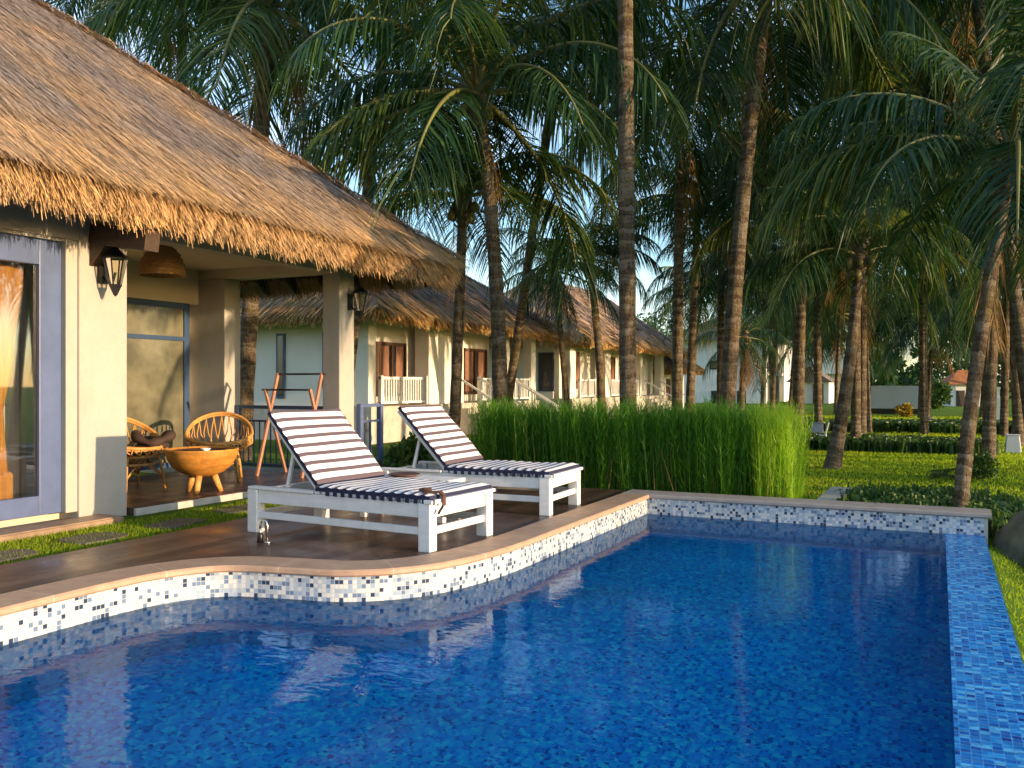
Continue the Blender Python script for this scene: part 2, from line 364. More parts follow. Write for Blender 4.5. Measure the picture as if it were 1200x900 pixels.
def np_mesh(name, V, nv_per, mats, rnd=None, fresh_lit=None, extra=None, smooth=False):
    """V: (n, nv_per, 3) polygons, one per blade; extra: MB merged in front"""
    n = len(V); me = bpy.data.meshes.new(name)
    ev = np.array(extra.v, dtype=np.float32).reshape(-1, 3) if extra else np.zeros((0, 3), np.float32)
    co = np.concatenate([ev, V.reshape(-1, 3).astype(np.float32)])
    el = [len(f) for f in extra.f] if extra else []
    eidx = [i for f in extra.f for i in f] if extra else []
    idx = np.concatenate([np.array(eidx, np.int32), np.arange(n * nv_per, dtype=np.int32) + len(ev)])
    lt = np.concatenate([np.array(el, np.int32), np.full(n, nv_per, np.int32)])
    ls = np.concatenate([[0], np.cumsum(lt)[:-1]]).astype(np.int32)
    me.vertices.add(len(co)); me.vertices.foreach_set('co', co.ravel())
    me.loops.add(len(idx)); me.loops.foreach_set('vertex_index', idx)
    me.polygons.add(len(lt)); me.polygons.foreach_set('loop_start', ls)
    for m in (mats if isinstance(mats, (list, tuple)) else [mats]): me.materials.append(m)
    if extra: me.polygons.foreach_set('material_index', np.concatenate([np.array(extra.mi, np.int32), np.zeros(n, np.int32)]))
    me.update(calc_edges=True); me.validate()
    for nm, arr, d in (('rnd', rnd, .35), ('fresh_lit', fresh_lit, 0)):
        if arr is None: continue
        a = me.attributes.new(nm, 'FLOAT', 'FACE')
        a.data.foreach_set('value', np.concatenate([np.full(len(el), d), arr]).astype(np.float32))
    return me
def empty(name, label, cat, loc=(0, 0, 0), rz=0, group=None, kind=None):
    o = bpy.data.objects.new(name, None); COL.objects.link(o); o.location = loc; o.rotation_euler = (0, 0, rz); o.empty_display_size = .2
    return tag(o, label, cat, group, kind)
def tag(o, label, cat, group=None, kind=None):
    o['label'] = label; o['category'] = cat
    if group: o['group'] = group
    if kind: o['kind'] = kind
    return o
def struct(o, label, cat):
    return tag(o, label, cat, None, 'structure')
def unit(a): return a / np.maximum(np.linalg.norm(a, axis=-1, keepdims=True), 1e-9)

# ------------------------------------------------------------------ camera, light, sky
cam = bpy.data.cameras.new('camera'); co = bpy.data.objects.new('camera', cam); COL.objects.link(co); S.camera = co
cam.lens = 1025 / 1200 * 36; cam.sensor_width = 36; cam.clip_start = .05; cam.clip_end = 3000
co.location = (0, 0, EYE); co.rotation_euler = (PI / 2, 0, math.atan2(SA, CA))
EL, AZ = R(7.3), R(-2.0)                      # sun height; direction turned from +X towards +Y
sd = bpy.data.lights.new('sun', 'SUN'); sd.energy = 2.3; sd.angle = R(.5); sd.color = (1, .71, .42)
so = bpy.data.objects.new('sun', sd); COL.objects.link(so)
dirv = Vector((math.cos(EL) * math.cos(AZ), math.cos(EL) * math.sin(AZ), math.sin(EL)))
so.rotation_euler = dirv.to_track_quat('Z', 'Y').to_euler(); so.location = dirv * 50
w = bpy.data.worlds.new('World'); S.world = w; w.use_nodes = True; nt = w.node_tree
bg = nt.nodes['Background']; sky = N(nt, 'ShaderNodeTexSky', sky_type='NISHITA')
sky.sun_disc = False; sky.sun_elevation = EL; sky.sun_rotation = PI / 2 - AZ; sky.air_density = 1.0; sky.dust_density = .6; sky.ozone_density = 2.5
tc = N(nt, 'ShaderNodeTexCoord'); cn = noise(nt, tc.outputs['Generated'], 3.2, 7, .6, (1, 1, 2.5))
cr = ramp(nt, [(.46, (0, 0, 0)), (.72, (1, 1, 1))]); nt.links.new(cn, cr.inputs[0])
hs = mixc(nt, math_n(nt, 'MULTIPLY', cr.outputs[0], .38), sky.outputs[0], (5.2, 5.4, 6.0))
nt.links.new(hs, bg.inputs[0]); bg.inputs[1].default_value = .15
S.view_settings.view_transform = 'Standard'; S.view_settings.look = 'None'; S.view_settings.exposure = 1.75; S.view_settings.gamma = 1
S.cycles.max_bounces = 10; S.cycles.transmission_bounces = 8; S.cycles.transparent_max_bounces = 16; S.cycles.diffuse_bounces = 3; S.cycles.glossy_bounces = 4
S.cycles.use_denoising = True; S.cycles.sample_clamp_indirect = 6; S.cycles.caustics_reflective = False; S.cycles.caustics_refractive = True

# ------------------------------------------------------------------ ground
def gz(x, y):
    """height of the turf"""
    def sm(a, b, t): t = np.clip((t - a) / (b - a), 0, 1); return t * t * (3 - 2 * t)
    z = -.27 + 0 * x
    z = z - .40 * sm(.3, 1.2, x) * (1 - sm(10.0, 13.0, y))
    z = z + .22 * sm(-5.9, -6.2, x) * (1 - sm(10.3, 12, y)) * 1.0
    return z + .03 * np.sin(x * .7 + 1) * np.sin(y * .43) * sm(11, 16, y)
WZ = -.215
xs = np.array(sorted(set([-420, -250, -150, -90, -60, -45, -35, -28, -23, -19, -16, -14, -12, -10, -9, -8, -7.2, -6.6, -6.3, -6.1, -6.0, -5.9, -5.5, -5.02, -4, -3, -2, -1.2, -.6, 0, .34, .5, .7, .95, 1.2, 1.6, 2, 3, 4, 5, 7, 9, 12, 16, 22, 30, 45, 70, 110, 180, 300, 420])))
ys = np.array(sorted(set([-60, -20, -8, -3.0, -1, 1, 3, 5, 7, 8.5, 9.95, 10.3, 10.7, 11.2, 11.8, 12.4, 13, 14, 15, 16.5, 18, 20, 22, 25, 28, 32, 36, 41, 47, 55, 65, 80, 100, 140, 200, 300, 420, 600])))
mb = MB(); gid = {}
for i, x in enumerate(xs):
    for j, y in enumerate(ys): gid[i, j] = len(mb.v); mb.v.append((x, y, float(gz(np.float64(x), np.float64(y)))))
for i in range(len(xs) - 1):
    for j in range(len(ys) - 1):
        cx, cy = (xs[i] + xs[i + 1]) / 2, (ys[j] + ys[j + 1]) / 2
        if -5.02 < cx < .34 and -3 < cy < 9.95: continue
        mb.f.append([gid[i, j], gid[i + 1, j], gid[i + 1, j + 1], gid[i, j + 1]]); mb.mi.append(0); mb.sm.append(True); mb.uv.append(None)
struct(mb.build('ground', M['ground']), 'green lawn running from the pool to the far palms', 'lawn')

# ------------------------------------------------------------------ pool
ctrl = [(-4.87, -3), (-4.87, 1), (-4.87, 3.2), (-4.86, 4.0), (-4.78, 4.42), (-4.55, 4.72), (-4.15, 4.84), (-3.74, 4.94), (-3.42, 5.18), (-3.20, 5.58), (-3.08, 6.3), (-3.07, 7.5), (-3.06, 9.0), (-3.06, 9.88)]
def catmull(P, n=8):
    out = []
    for i in range(len(P) - 1):
        p0, p1, p2, p3 = P[max(i - 1, 0)], P[i], P[i + 1], P[min(i + 2, len(P) - 1)]
        for k in range(n):
            t = k / n
            out.append(tuple(.5 * (2 * p1[q] + (p2[q] - p0[q]) * t + (2 * p0[q] - 5 * p1[q] + 4 * p2[q] - p3[q]) * t * t + (-p0[q] + 3 * p1[q] - 3 * p2[q] + p3[q]) * t ** 3) for q in (0, 1)))
    out.append(P[-1]); return out
inner = catmull(ctrl)
def offset(path, d):
    out = []
    for i, p in enumerate(path):
        a, b = path[max(i - 1, 0)], path[min(i + 1, len(path) - 1)]
        tx, ty = b[0] - a[0], b[1] - a[1]; l = math.hypot(tx, ty); out.append((p[0] - ty / l * d, p[1] + tx / l * d))
    return out
def arclen(path):
    L = [0]
    for a, b in zip(path, path[1:]): L.append(L[-1] + math.hypot(b[0] - a[0], b[1] - a[1]))
    return L
XI, XO, YF, YN, ZF = .06, .41, 9.88, -3.0, -1.35
pool = empty('swimming_pool', 'rounded infinity swimming pool lined with blue mosaic and rimmed in sandstone', 'swimming pool', (-1.5, 5, WZ))
def strip(path, z0, z1, name, mat, parent):
    m = MB(); L = arclen(path); vs = []
    for p in path: vs += [(p[0], p[1], z0), (p[0], p[1], z1)]
    fs = []; uv = []
    for i in range(len(path) - 1):
        fs.append((2 * i, 2 * i + 2, 2 * i + 3, 2 * i + 1)); uv.append([(L[i], z0), (L[i + 1], z0), (L[i + 1], z1), (L[i], z1)])
    m.add(vs, fs, 0, True, uv)
    o = m.build(name, mat, parent); o.matrix_parent_inverse = parent.matrix_world.inverted(); return o
def pool_part(m, name, mat, bevel=0):
    o = m.build(name, mat, pool, bevel); o.location = tuple(-c for c in pool.location); return o
wallpath = inner + [(x, YF) for x in np.linspace(-3.0, XO, 12)]
for nm, z0, z1, mt in (('waterline_band', -.30, -.035, 'mosaic_white'), ('basin_wall', ZF, -.30, 'mosaic_wall')):
    m = MB(); L = arclen(wallpath); vs = []
    for p in wallpath: vs += [(p[0], p[1], z0), (p[0], p[1], z1)]
    fs = []; uv = []
    for i in range(len(wallpath) - 1):
        fs.append((2 * i, 2 * i + 2, 2 * i + 3, 2 * i + 1)); uv.append([(L[i], z0), (L[i + 1], z0), (L[i + 1], z1), (L[i], z1)])
    m.add(vs, fs, 0, False, uv); pool_part(m, nm, M[mt])
fl = inner + [(XI, YF), (XI, YN)]
m = MB(); m.add([(x, y, ZF) for x, y in fl], [tuple(range(len(fl)))[::-1]], 0, False, [[(x, y) for x, y in fl][::-1]]); pool_part(m, 'pool_floor', M['mosaic_pool'])
m = MB(); zt = WZ + .005; Lw = YF - YN
m.add([(XI, YN, zt), (XO, YN, zt), (XO, YF, zt), (XI, YF, zt), (XI, YN, ZF), (XI, YF, ZF), (XO + .02, YN, -1.2), (XO + .02, YF, -1.2)],
      [(0, 1, 2, 3), (0, 3, 5, 4), (1, 6, 7, 2)], 0, False,
      [[(XI, YN), (XO, YN), (XO, YF), (XI, YF)], [(0, 0), (Lw, 0), (Lw, 1.3), (0, 1.3)], [(0, 0), (0, 1), (Lw, 1), (Lw, 0)]])
o = pool_part(m, 'overflow_edge', M['mosaic_weir'])
# end pier of the far wall beyond the overflow edge
m = MB(); m.box(XO + .001, XO + .03, YF, YF + .33, -1.2, -.034); m.box(-3.30, XO + .001, YF + .01, YF + .32, -1.2, -.036); pool_part(m, 'end_wall', M['pale_stone'])
def coping_strip(path, wid, name, mat, nose=.03, z=.012, th=.05):
    a, b = offset(path, -nose), offset(path, wid); L = arclen(path); m = MB(); vs = []
    for p, q in zip(a, b):
        n = ((p[0] - q[0]) / (wid + nose), (p[1] - q[1]) / (wid + nose))
        vs += [(q[0], q[1], z), (p[0] - n[0] * .012, p[1] - n[1] * .012, z), (p[0], p[1], z - .012), (p[0], p[1], z - th + .012), (p[0] - n[0] * .012, p[1] - n[1] * .012, z - th), (q[0], q[1], z - th)]
    fs = []; uv = []; k = 6
    for i in range(len(path) - 1):
        for j in range(5):
            fs.append((i * k + j, i * k + j + 1, (i + 1) * k + j + 1, (i + 1) * k + j)); uv.append([(L[i], j * .1), (L[i], j * .1 + .1), (L[i + 1], j * .1 + .1), (L[i + 1], j * .1)])
    fs += [tuple(range(k)), tuple(range((len(path) - 1) * k, len(path) * k))[::-1]]; uv += [[(.5, 0)] * k] * 2
    m.add(vs, fs, 0, False, uv); return pool_part(m, name, mat)
coping_strip(inner, .30, 'coping', M['coping'])
coping_strip([(x, YF) for x in np.linspace(-3.36, XO + .06, 9)], .36, 'coping', M['coping_grey'], .025, .0145)
wp = inner + [(XI - .001, YF - .001), (XI - .001, YN)]
m = MB(); m.add([(x, y, WZ) for x, y in wp], [tuple(range(len(wp)))[::-1]])
struct(m.build('water', M['water']), 'still blue pool water reflecting the dark palms', 'water')
# gutter that catches the overflow
m = MB(); m.box(XO + .03, 1.05, YN, 5.25, -1.0, -.78); m.box(.96, 1.06, YN, 5.35, -.78, -.52); m.box(XO + .03, 1.06, 5.25, 5.35, -1.0, -.5)
pool_part(m, 'overflow_gutter', M['pale_stone'], .01)

# ------------------------------------------------------------------ deck
outer = offset(inner, .299); outer[-1] = (outer[-1][0], 10.24)
poly = [(-6.05, -3)] + outer + [(-6.05, 10.24)]
m = MB(); n = len(poly)
m.add([(x, y, 0) for x, y in poly] + [(x, y, -.3) for x, y in poly], [tuple(range(n))[::-1]] + [(i, (i + 1) % n, n + (i + 1) % n, n + i) for i in (n - 1, n - 2, n - 3)])
struct(m.build('deck', M['deck']), 'dark glossy brown timber deck under the sun loungers', 'deck')

# ------------------------------------------------------------------ thatch
def thatch_mesh(name, slopes, mats, straw_len=.42, straw_w=.014, dens=900, fringe=420, under=None, thick=.22, drop=.36):
    """slopes: (eave_a, eave_b, top_b, top_a, density factor) seen from outside, a to the left"""
    ex = MB(); Vs = []; rn = []; fr = []
    for (ea, eb, tb, ta, df) in slopes:
        ea, eb, tb, ta = (np.array(p, float) for p in (ea, eb, tb, ta))
        up = unit((ta + tb) / 2 - (ea + eb) / 2); al = unit(eb - ea); nr = unit(np.cross(al, up))
        if nr[2] < 0: nr = -nr
        up = unit(np.cross(nr, al)); up = up if up[2] > 0 else -up
        q = [p - nr * .02 for p in (ea, eb, tb, ta)]
        ex.add(q, [(0, 1, 2, 3)], 0)
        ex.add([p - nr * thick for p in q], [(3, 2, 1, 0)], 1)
        ex.add([q[0], q[1], q[1] - nr * thick, q[0] - nr * thick], [(3, 2, 1, 0)], 0)
        H = np.linalg.norm(np.cross(al, ta - ea)); Wd = np.linalg.norm(eb - ea); Wt = np.linalg.norm(tb - ta)
        if df <= 0: continue
        nb = int(dens * df * H * (Wd + Wt) / 2)
        t = RNG.random(nb * 2); s = RNG.random(nb * 2)
        keep = RNG.random(nb * 2) < (Wd + (Wt - Wd) * t) / max(Wd, Wt); t, s = t[keep][:nb], s[keep][:nb]
        # straw courses: starts bunched into rows
        rows = H / .24; t = (np.floor(t * rows) + RNG.random(len(t)) ** 1.25) / rows; t = np.clip(t, 0, 1)
        p = (ea + (eb - ea) * s[:, None]) * (1 - t[:, None]) + (ta + (tb - ta) * s[:, None]) * t[:, None]
        k = len(p); sw = RNG.normal(0, .11, k)
        dn = unit(-up + al * sw[:, None] + nr * RNG.normal(.02, .032, (k, 1)))
        L = straw_len * RNG.uniform(.5, 1.2, k)
        Vs.append(blades(p + nr * (RNG.random((k, 1)) * .03), dn, L, straw_w * RNG.uniform(.6, 1.5, k), nr))
        rn.append(RNG.random(k)); fr.append(np.clip(.62 - t * 2.4, 0, 1) * .9 + RNG.random(k) * .15)  # straw towards the eave is coloured golden to carry the sunlit fringe
        # shaggy eave: layers of longer straw bending over the edge
        kf = int(fringe * Wd); s = RNG.random(kf); a = RNG.random(kf)
        jag = .06 * np.sin(s * Wd * 9) + .05 * np.sin(s * Wd * 23 + 1)
        p = ea + (eb - ea) * s[:, None] + up * (RNG.random((kf, 1)) * .16) - nr * (a[:, None] * thick)
        lean = RNG.uniform(.25, .75, kf)
        dn = unit(-up * (1 - lean)[:, None] + np.array([0, 0, -1.0]) * lean[:, None] + al * RNG.normal(0, .12, (kf, 1)))
        L = drop * RNG.uniform(.72, 1.04, kf) + jag * .5
        Vs.append(blades(p, dn, L, straw_w * RNG.uniform(.8, 1.6, kf), nr)); rn.append(RNG.random(kf) * .85 + .15); fr.append(RNG.uniform(.6, 1.0, kf))  # fringe straw has the same sunlit gold in its colour
    V = np.concatenate(Vs); return np_mesh(name, V, 4, mats, np.concatenate(rn), np.concatenate(fr), ex)
def blades(p, d, L, wd, nr):
    k = len(p); sd = unit(np.cross(d, np.broadcast_to(nr, d.shape)) + RNG.normal(0, .35, (k, 3)))
    a = sd * (wd / 2)[:, None]; e = p + d * L[:, None]
    return np.stack([p - a, p + a, e + a * .45, e - a * .45], 1)

# ------------------------------------------------------------------ the near bungalow
H1 = empty('thatched_bungalow', 'cream bungalow with deep shaggy thatched roof and open porch beside the pool deck', 'house', (0, 0, 0))
XW, XB = -7.5, -10.0
m = MB()
m.box(-7.78, XW, 5.79, 6.35, -.1, 3.0)                         # pier beside the door
m.box(-7.78, XW, 1.6, 5.79, 2.69, 3.0); m.box(-7.78, XW, -1, 1.6, -.1, 3.0)
m.box(XB - .2, -7.78, 6.15, 6.35, -.1, 3.0)                    # side of the porch
m.build('wall', M['plaster'], H1, .012)
m = MB(); m.box(XB - .2, XB, 6.35, 7.0, .1, 3.1); m.box(XB - .2, XB, 7.0, 9.75, 2.49, 3.1); m.box(-13, XB - .2, 9.55, 9.75, -.1, 3.0)
m.build('porch_wall', M['plaster_in'], H1)
m = MB(); m.box(-10.2, -9.48, 9.75, 10.08, .1, 2.86); m.build('pillar', M['plaster'], H1, .01)
m = MB(); m.box(-7.80, XW, 9.90, 10.24, -.1, 3.0); m.build('pillar', M['plaster'], H1, .015)
m = MB(); m.box(-10.2, -7.80, 9.78, 10.08, 2.86, 3.12); m.build('beam', M['plaster_in'], H1, .01)
m = MB(); m.box(-7.74, -7.52, 6.35, 9.90, 2.84, 3.05); m.build('beam', M['plaster_in'], H1, .01)
m = MB(); m.box(XB, -7.52, 6.36, 9.77, 3.0, 3.06); m.build('ceiling', M['ceiling'], H1)
m = MB(); m.box(XB, -7.42, 6.36, 10.24, -.2, .03); m.box(-10.2, -7.42, 10.241, 10.34, -.2, .027); m.build('porch_floor', M['deck'], H1, .004)
m = MB(); m.box(-7.419, -7.38, 6.36, 10.24, -.2, .022); m.build('porch_riser', M['pale_stone'], H1, .004)
m = MB(); m.box(-7.499, -7.19, 2.0, 6.02, -.2, .01); m.box(-7.187, -7.165, 2.0, 6.03, -.2, -.002)
m.build('door_step', M['step_tile'], H1, .006)
# blue glazed door
D = MB(); xd0, xd1 = -7.66, -7.58
D.box(xd0, xd1, 5.43, 5.66, .065, 2.66); D.box(xd0, xd1, 3.62, 3.84, .065, 2.66); D.box(xd0, xd1, 3.84, 5.43, 2.42, 2.66); D.box(xd0, xd1, 3.84, 5.43, .065, .25)
door = D.build('door', M['blue_frame'], H1, .008)
g = MB(); g.box(-7.625, -7.615, 3.84, 5.43, .25, 2.42); g.build('pane', M['glass'], door)
g = MB(); g.box(-7.73, -7.52, 5.661, 5.789, .061, 2.689); g.build('door_jamb', M['plaster'], H1, .006)
g = MB(); g.box(-7.73, -7.53, 3.5, 5.66, 2.662, 2.689); g.build('door_lintel', M['plaster'], H1)
m = MB(); m.box(-7.76, -7.6, 1.6, 3.61, .06, 2.68); m.build('sidelight', M['blue_frame'], H1, .005)
# room behind the glass
m = MB(); m.box(-12, -11.9, 1, 6.14, 0, 2.9); m.box(-11.9, -7.79, 1, 6.14, -.05, .06); m.box(-11.9, -7.79, 1, 6.14, 2.85, 2.9)
m.build('room', M['plaster_in'], H1)
m = MB()      # white sheer curtain with folds
for i in range(60):
    y0, y1 = 3.7 + i * .033, 3.7 + (i + 1) * .033; f = lambda y: -8.12 + .03 * math.sin(y * 42)
    m.add([(f(y0), y0, .08), (f(y1), y1, .08), (f(y1), y1, 2.6), (f(y0), y0, 2.6)], [(0, 1, 2, 3)], 0, True)
m.build('sheer_curtain', M['sheer'], H1)
m = MB(); nz, na = 26, 40; vs = []          # tied-back orange drape
for i in range(nz):
    z = .1 + 2.4 * i / (nz - 1); t = abs(z - 1.12); wdt = .06 + .20 * min(1, (t / 1.2)) ** .8 * (1 if z > 1.12 else .75)
    cy = 5.17 + (.02 if z > 1.12 else -.05 * t)
    for j in range(na):
        a = 2 * PI * j / na; rr = 1 + .14 * math.sin(a * 9 + z * 1.5)
        vs.append((-7.86 + .07 * math.sin(a) * rr, cy + wdt * math.cos(a) * rr, z))
m.add(vs, [(i * na + j, i * na + (j + 1) % na, (i + 1) * na + (j + 1) % na, (i + 1) * na + j) for i in range(nz - 1) for j in range(na)], 0, True)
m.build('drape', M['curtain'], H1)
sofa = empty('armchair', 'orange upholstered armchair behind the blue framed glass door', 'armchair', (-8.0, 5.1, .06))
m = MB(); m.box(-.02, .2, -.75, .24, 0, .42); m.box(-.1, .22, -.78, -.5, 0, .6); m.build('seat', M['curtain'], sofa, .04)
m = MB(); m.box(-.08, -.025, -.75, .27, .1, .78); m.build('backrest', M['curtain'], sofa, .03)
# porch glazing
G = MB(); y0, y1 = 7.0, 9.70
for a, b in ((y0, y0 + .07), (9.42, 9.52), (8.2, 8.25)): G.box(XB + .002, XB + .06, a, b, .1, 2.485)
G.box(XB + .002, XB + .065, y0 + .071, 9.419, 2.40, 2.485); G.box(XB + .002, XB + .065, y0 + .071, 9.419, 1.93, 1.99); G.box(XB + .002, XB + .065, y0 + .071, 9.419, .1, .17)
pg = G.build('sliding_door', M['navy_metal'], H1)
g = MB(); g.box(XB + .02, XB + .035, y0 + .06, 9.43, .16, 2.42); g.build('pane', M['frosted'], pg)
# dark beam end under the eave
m = MB(); m.beam((-7.5, 5.98, 2.78), (-6.72, 5.98, 2.66), .17, .20); m.add([(-7.49, 5.9, 2.46), (-7.49, 6.06, 2.46), (-7.49, 6.06, 2.72), (-7.49, 5.9, 2.72), (-7.2, 5.9, 2.72), (-7.2, 6.06, 2.72)], [(0, 1, 2, 3), (0, 4, 5, 1), (0, 3, 4), (1, 5, 2)])
m.build('eave_bracket', M['dark_wood'], H1, .006)
# roof
EX, EYE_Y, EZ = -6.55, 11.5, 3.18; PT = .765; RX = -11.2; RZ = EZ + (EX - RX) * -1 * -PT; RZ = EZ + (EX - RX) * PT
hipY = EYE_Y - (EX - RX)
slopes = [((EX, 2.0, EZ), (EX, EYE_Y, EZ), (RX, hipY, RZ), (RX, 2.0, RZ), 1.0),
          ((EX, EYE_Y, EZ), (RX * 2 - EX, EYE_Y, EZ), (RX, hipY, RZ), (RX, hipY, RZ), .12),
          ((EX, -6, EZ), (EX, 2.0, EZ), (RX, 2.0, RZ), (RX, -6, RZ), 0),
          ((RX * 2 - EX, EYE_Y, EZ), (RX * 2 - EX, -6, EZ), (RX, -6, RZ), (RX, hipY, RZ), 0)]
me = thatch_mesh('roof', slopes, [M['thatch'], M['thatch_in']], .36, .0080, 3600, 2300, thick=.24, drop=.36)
roof = link_obj('roof', me, H1)
# shaggy hip line
k = 5200; t = RNG.random(k); a = np.array([EX, EYE_Y, EZ]); b = np.array([RX, hipY, RZ])
p = a + (b - a) * t[:, None] + np.array([0, 0, .05]) + RNG.normal(0, .03, (k, 3))
side = np.where(RNG.random(k) < .5, 1, 0)[:, None]
d = unit(np.array([.79, .12, -.60]) * side + np.array([.12, .79, -.60]) * (1 - side) + RNG.normal(0, .14, (k, 3)))
V = blades(p, d, RNG.uniform(.14, .34, k), RNG.uniform(.008, .014, k), np.array([.4, .4, .8]))
link_obj('hip_ridge', np_mesh('hip_ridge', V, 4, M['thatch'], RNG.random(k), RNG.uniform(.2, .6, k)), roof)
for i, yy in enumerate(np.arange(10.45, 11.45, .32)):
    pass
for xx in np.arange(-12.6, -6.7, .62):      # rafters under the hip end
    top = EYE_Y - .05; r_ = min(abs(xx - EX), abs((2 * RX - EX) - xx)); r_ = max(.5, min(r_, 4))
    m = MB(); m.beam((xx, top, EZ - .36), (xx, top - r_, EZ - .36 + r_ * PT), .07, .11); m.build('rafter', M['dark_wood'], roof)
for k_, yy in enumerate((11.2, 10.75, 10.3)):
    zz = EZ - .29 + (EYE_Y - yy) * PT - .0
    m = MB(); m.beam((-12.5, yy, zz), (EX - .4 - (EYE_Y - yy), yy, zz), .05, .04); m.build('batten', M['dark_wood'], roof)
for yy in np.arange(4.4, 10.2, .85):
    m = MB(); m.beam((EX - .12, yy, EZ - .34), (EX - 1.1, yy, EZ - .34 + .98 * PT), .07, .10); m.build('rafter', M['dark_wood'], roof)

# lanterns and pendant
def lantern(loc, s, label, ax=1):
    t = empty('wall_lantern', label, 'lantern', loc, 0, 'black lanterns on the bungalow posts')
    m = MB(); m.box(0.002, .03 * s, -.05 * s, .05 * s, -.12 * s, .12 * s); m.tube([(.02 * s, 0, -.05 * s), (.09 * s, 0, -.12 * s), (.17 * s, 0, -.10 * s), (.20 * s, 0, -.02 * s)], .012 * s, 8); m.tube([(.02 * s, 0, .05 * s), (.10 * s, 0, .12 * s), (.2 * s, 0, .2 * s)], .010 * s, 8); m.build('bracket', M['black_metal'], t)
    c = (.20 * s, 0, 0)
    m = MB(); m.lathe([(.012 * s, .27 * s), (.03 * s, .24 * s), (.045 * s, .20 * s), (.13 * s, .13 * s), (.135 * s, .115 * s), (.10 * s, .11 * s)], c, 6, 0, False); m.build('cap', M['black_metal'], t)
    m = MB()
    for j in range(6):
        a = 2 * PI * j / 6; m.beam((c[0] + .11 * s * math.cos(a), .11 * s * math.sin(a), .12 * s), (c[0] + .055 * s * math.cos(a), .055 * s * math.sin(a), -.14 * s), .012 * s, .012 * s)
    m.lathe([(.0, -.26 * s), (.02 * s, -.24 * s), (.05 * s, -.17 * s), (.065 * s, -.14 * s), (.0, -.135 * s)], c, 6, 0, False); m.build('cage', M['black_metal'], t)
    m = MB(); m.lathe([(.098 * s, .11 * s), (.048 * s, -.135 * s)], c, 6, 0, False); m.build('pane', M['lamp_glass'], t)
    return t
lantern((XW, 6.04, 2.42), 1.0, 'black wall lantern on the wide pillar beside the blue glass door')
lantern((XW, 10.12, 2.46), .95, 'black wall lantern on the slim post at the porch corner')
pend = empty('pendant_lamp', 'woven rattan dome pendant hanging from the porch ceiling', 'lamp', (-8.38, 7.60, 2.6))
m = MB(); m.lathe([(.025, .40), (.10, .37), (.18, .29), (.235, .18), (.26, .06), (.265, 0), (.25, 0), (.245, .06), (.22, .18), (.165, .28), (.09, .355), (.0, .38)], (0, 0, 0), 32)
for z_, r_ in ((.02, .268), (.08, .262), (.14, .252), (.2, .234), (.26, .208), (.32, .16)): m.tube([(r_ * math.cos(a), r_ * math.sin(a), z_) for a in np.linspace(0, 2 * PI, 28, endpoint=False)], .006, 5, closed=True)
m.build('shade', plain('woven_shade', (.34, .19, .07), .7, .3, 30, .5, 80), pend)
m = MB(); m.tube([(0, 0, .38), (0, 0, .401)], .006, 6); m.build('cord', M['black_metal'], pend)

# porch railing (navy metal) and the blue front panel
def railing(name, label, a, b, z0, z1, mat, step=.11, r=.008):
    t = empty(name, label, 'railing', (a[0], a[1], z0)); d = Vector((b[0] - a[0], b[1] - a[1], 0)); L = d.length; h = z1 - z0
    m = MB(); m.beam((0, 0, h), tuple(d + Vector((0, 0, h))), .05, .05); m.beam((0, 0, h * .78), tuple(d + Vector((0, 0, h * .78))), .035, .03); m.beam((0, 0, .08), tuple(d + Vector((0, 0, .08))), .04, .04); m.build('rail', mat, t)
    m = MB(); n = max(2, int(L / step))
    for i in range(1, n): p = d * (i / n); m.beam((p.x, p.y, .1), (p.x, p.y, h * .77), 2 * r, 2 * r)
    m.build('baluster', mat, t)
    for p in (Vector((0, 0, 0)), d): m = MB(); m.beam((p.x, p.y, 0), (p.x, p.y, h + .02), .07, .07); m.build('post', mat, t)
    return t
railing('porch_railing', 'dark navy metal railing across the far side of the porch', (-9.44, 9.98), (-7.86, 9.98), .03, .96, M['navy_metal'], .10)
railing('blue_railing', 'slate blue framed metal panel railing beside the slim porch post', (-7.46, 10.32), (-7.46, 10.82), -.05, .99, M['blue_frame'], .17, .012)
t = empty('garden_statue', 'small pale carved figure standing behind the blue railing panel', 'statue', (-7.62, 10.72, -.05))
m = MB(); m.lathe([(.075, 0), (.08, .03), (.06, .05), (.065, .2), (.075, .35), (.06, .47), (.075, .55), (.045, .62), (.03, .65)], (0, 0, 0), 14); m.build('body', M['pale_stone'], t)
m = MB(); m.lathe([(0, .64), (.035, .65), (.05, .70), (.045, .76), (.02, .80), (.008, .86), (0, .87)], (0, 0, 0), 14); m.build('head', M['pale_stone'], t)

# folding rack on the porch
t = empty('folding_rack', 'folding reddish wooden rack with crossed legs and dark top rods on the porch', 'rack', (-8.08, 9.62, .03), R(4))
for s_ in (-1, 1):
    x = s_ * .37
    for q in (-1, 1):
        m = MB(); m.beam((x + q * .02, q * .30, 0), (x + q * .02, -q * .17 , 1.20 if q > 0 else 1.42), .045, .03, up=(1, 0, 0)); m.build('leg', M['rack_wood'], t)
m = MB(); m.tube([(-.40, -.17, 1.19), (.40, -.17, 1.19)], .014, 8); m.build('rod', M['black_metal'], t)
m = MB(); m.tube([(-.40, .17, 1.41), (.40, .17, 1.41)], .014, 8); m.build('rod', M['black_metal'], t)
m = MB(); m.tube([(-.38, -.02, .86), (.38, -.02, .86)], .016, 8); m.build('rod', M['rack_wood'], t)

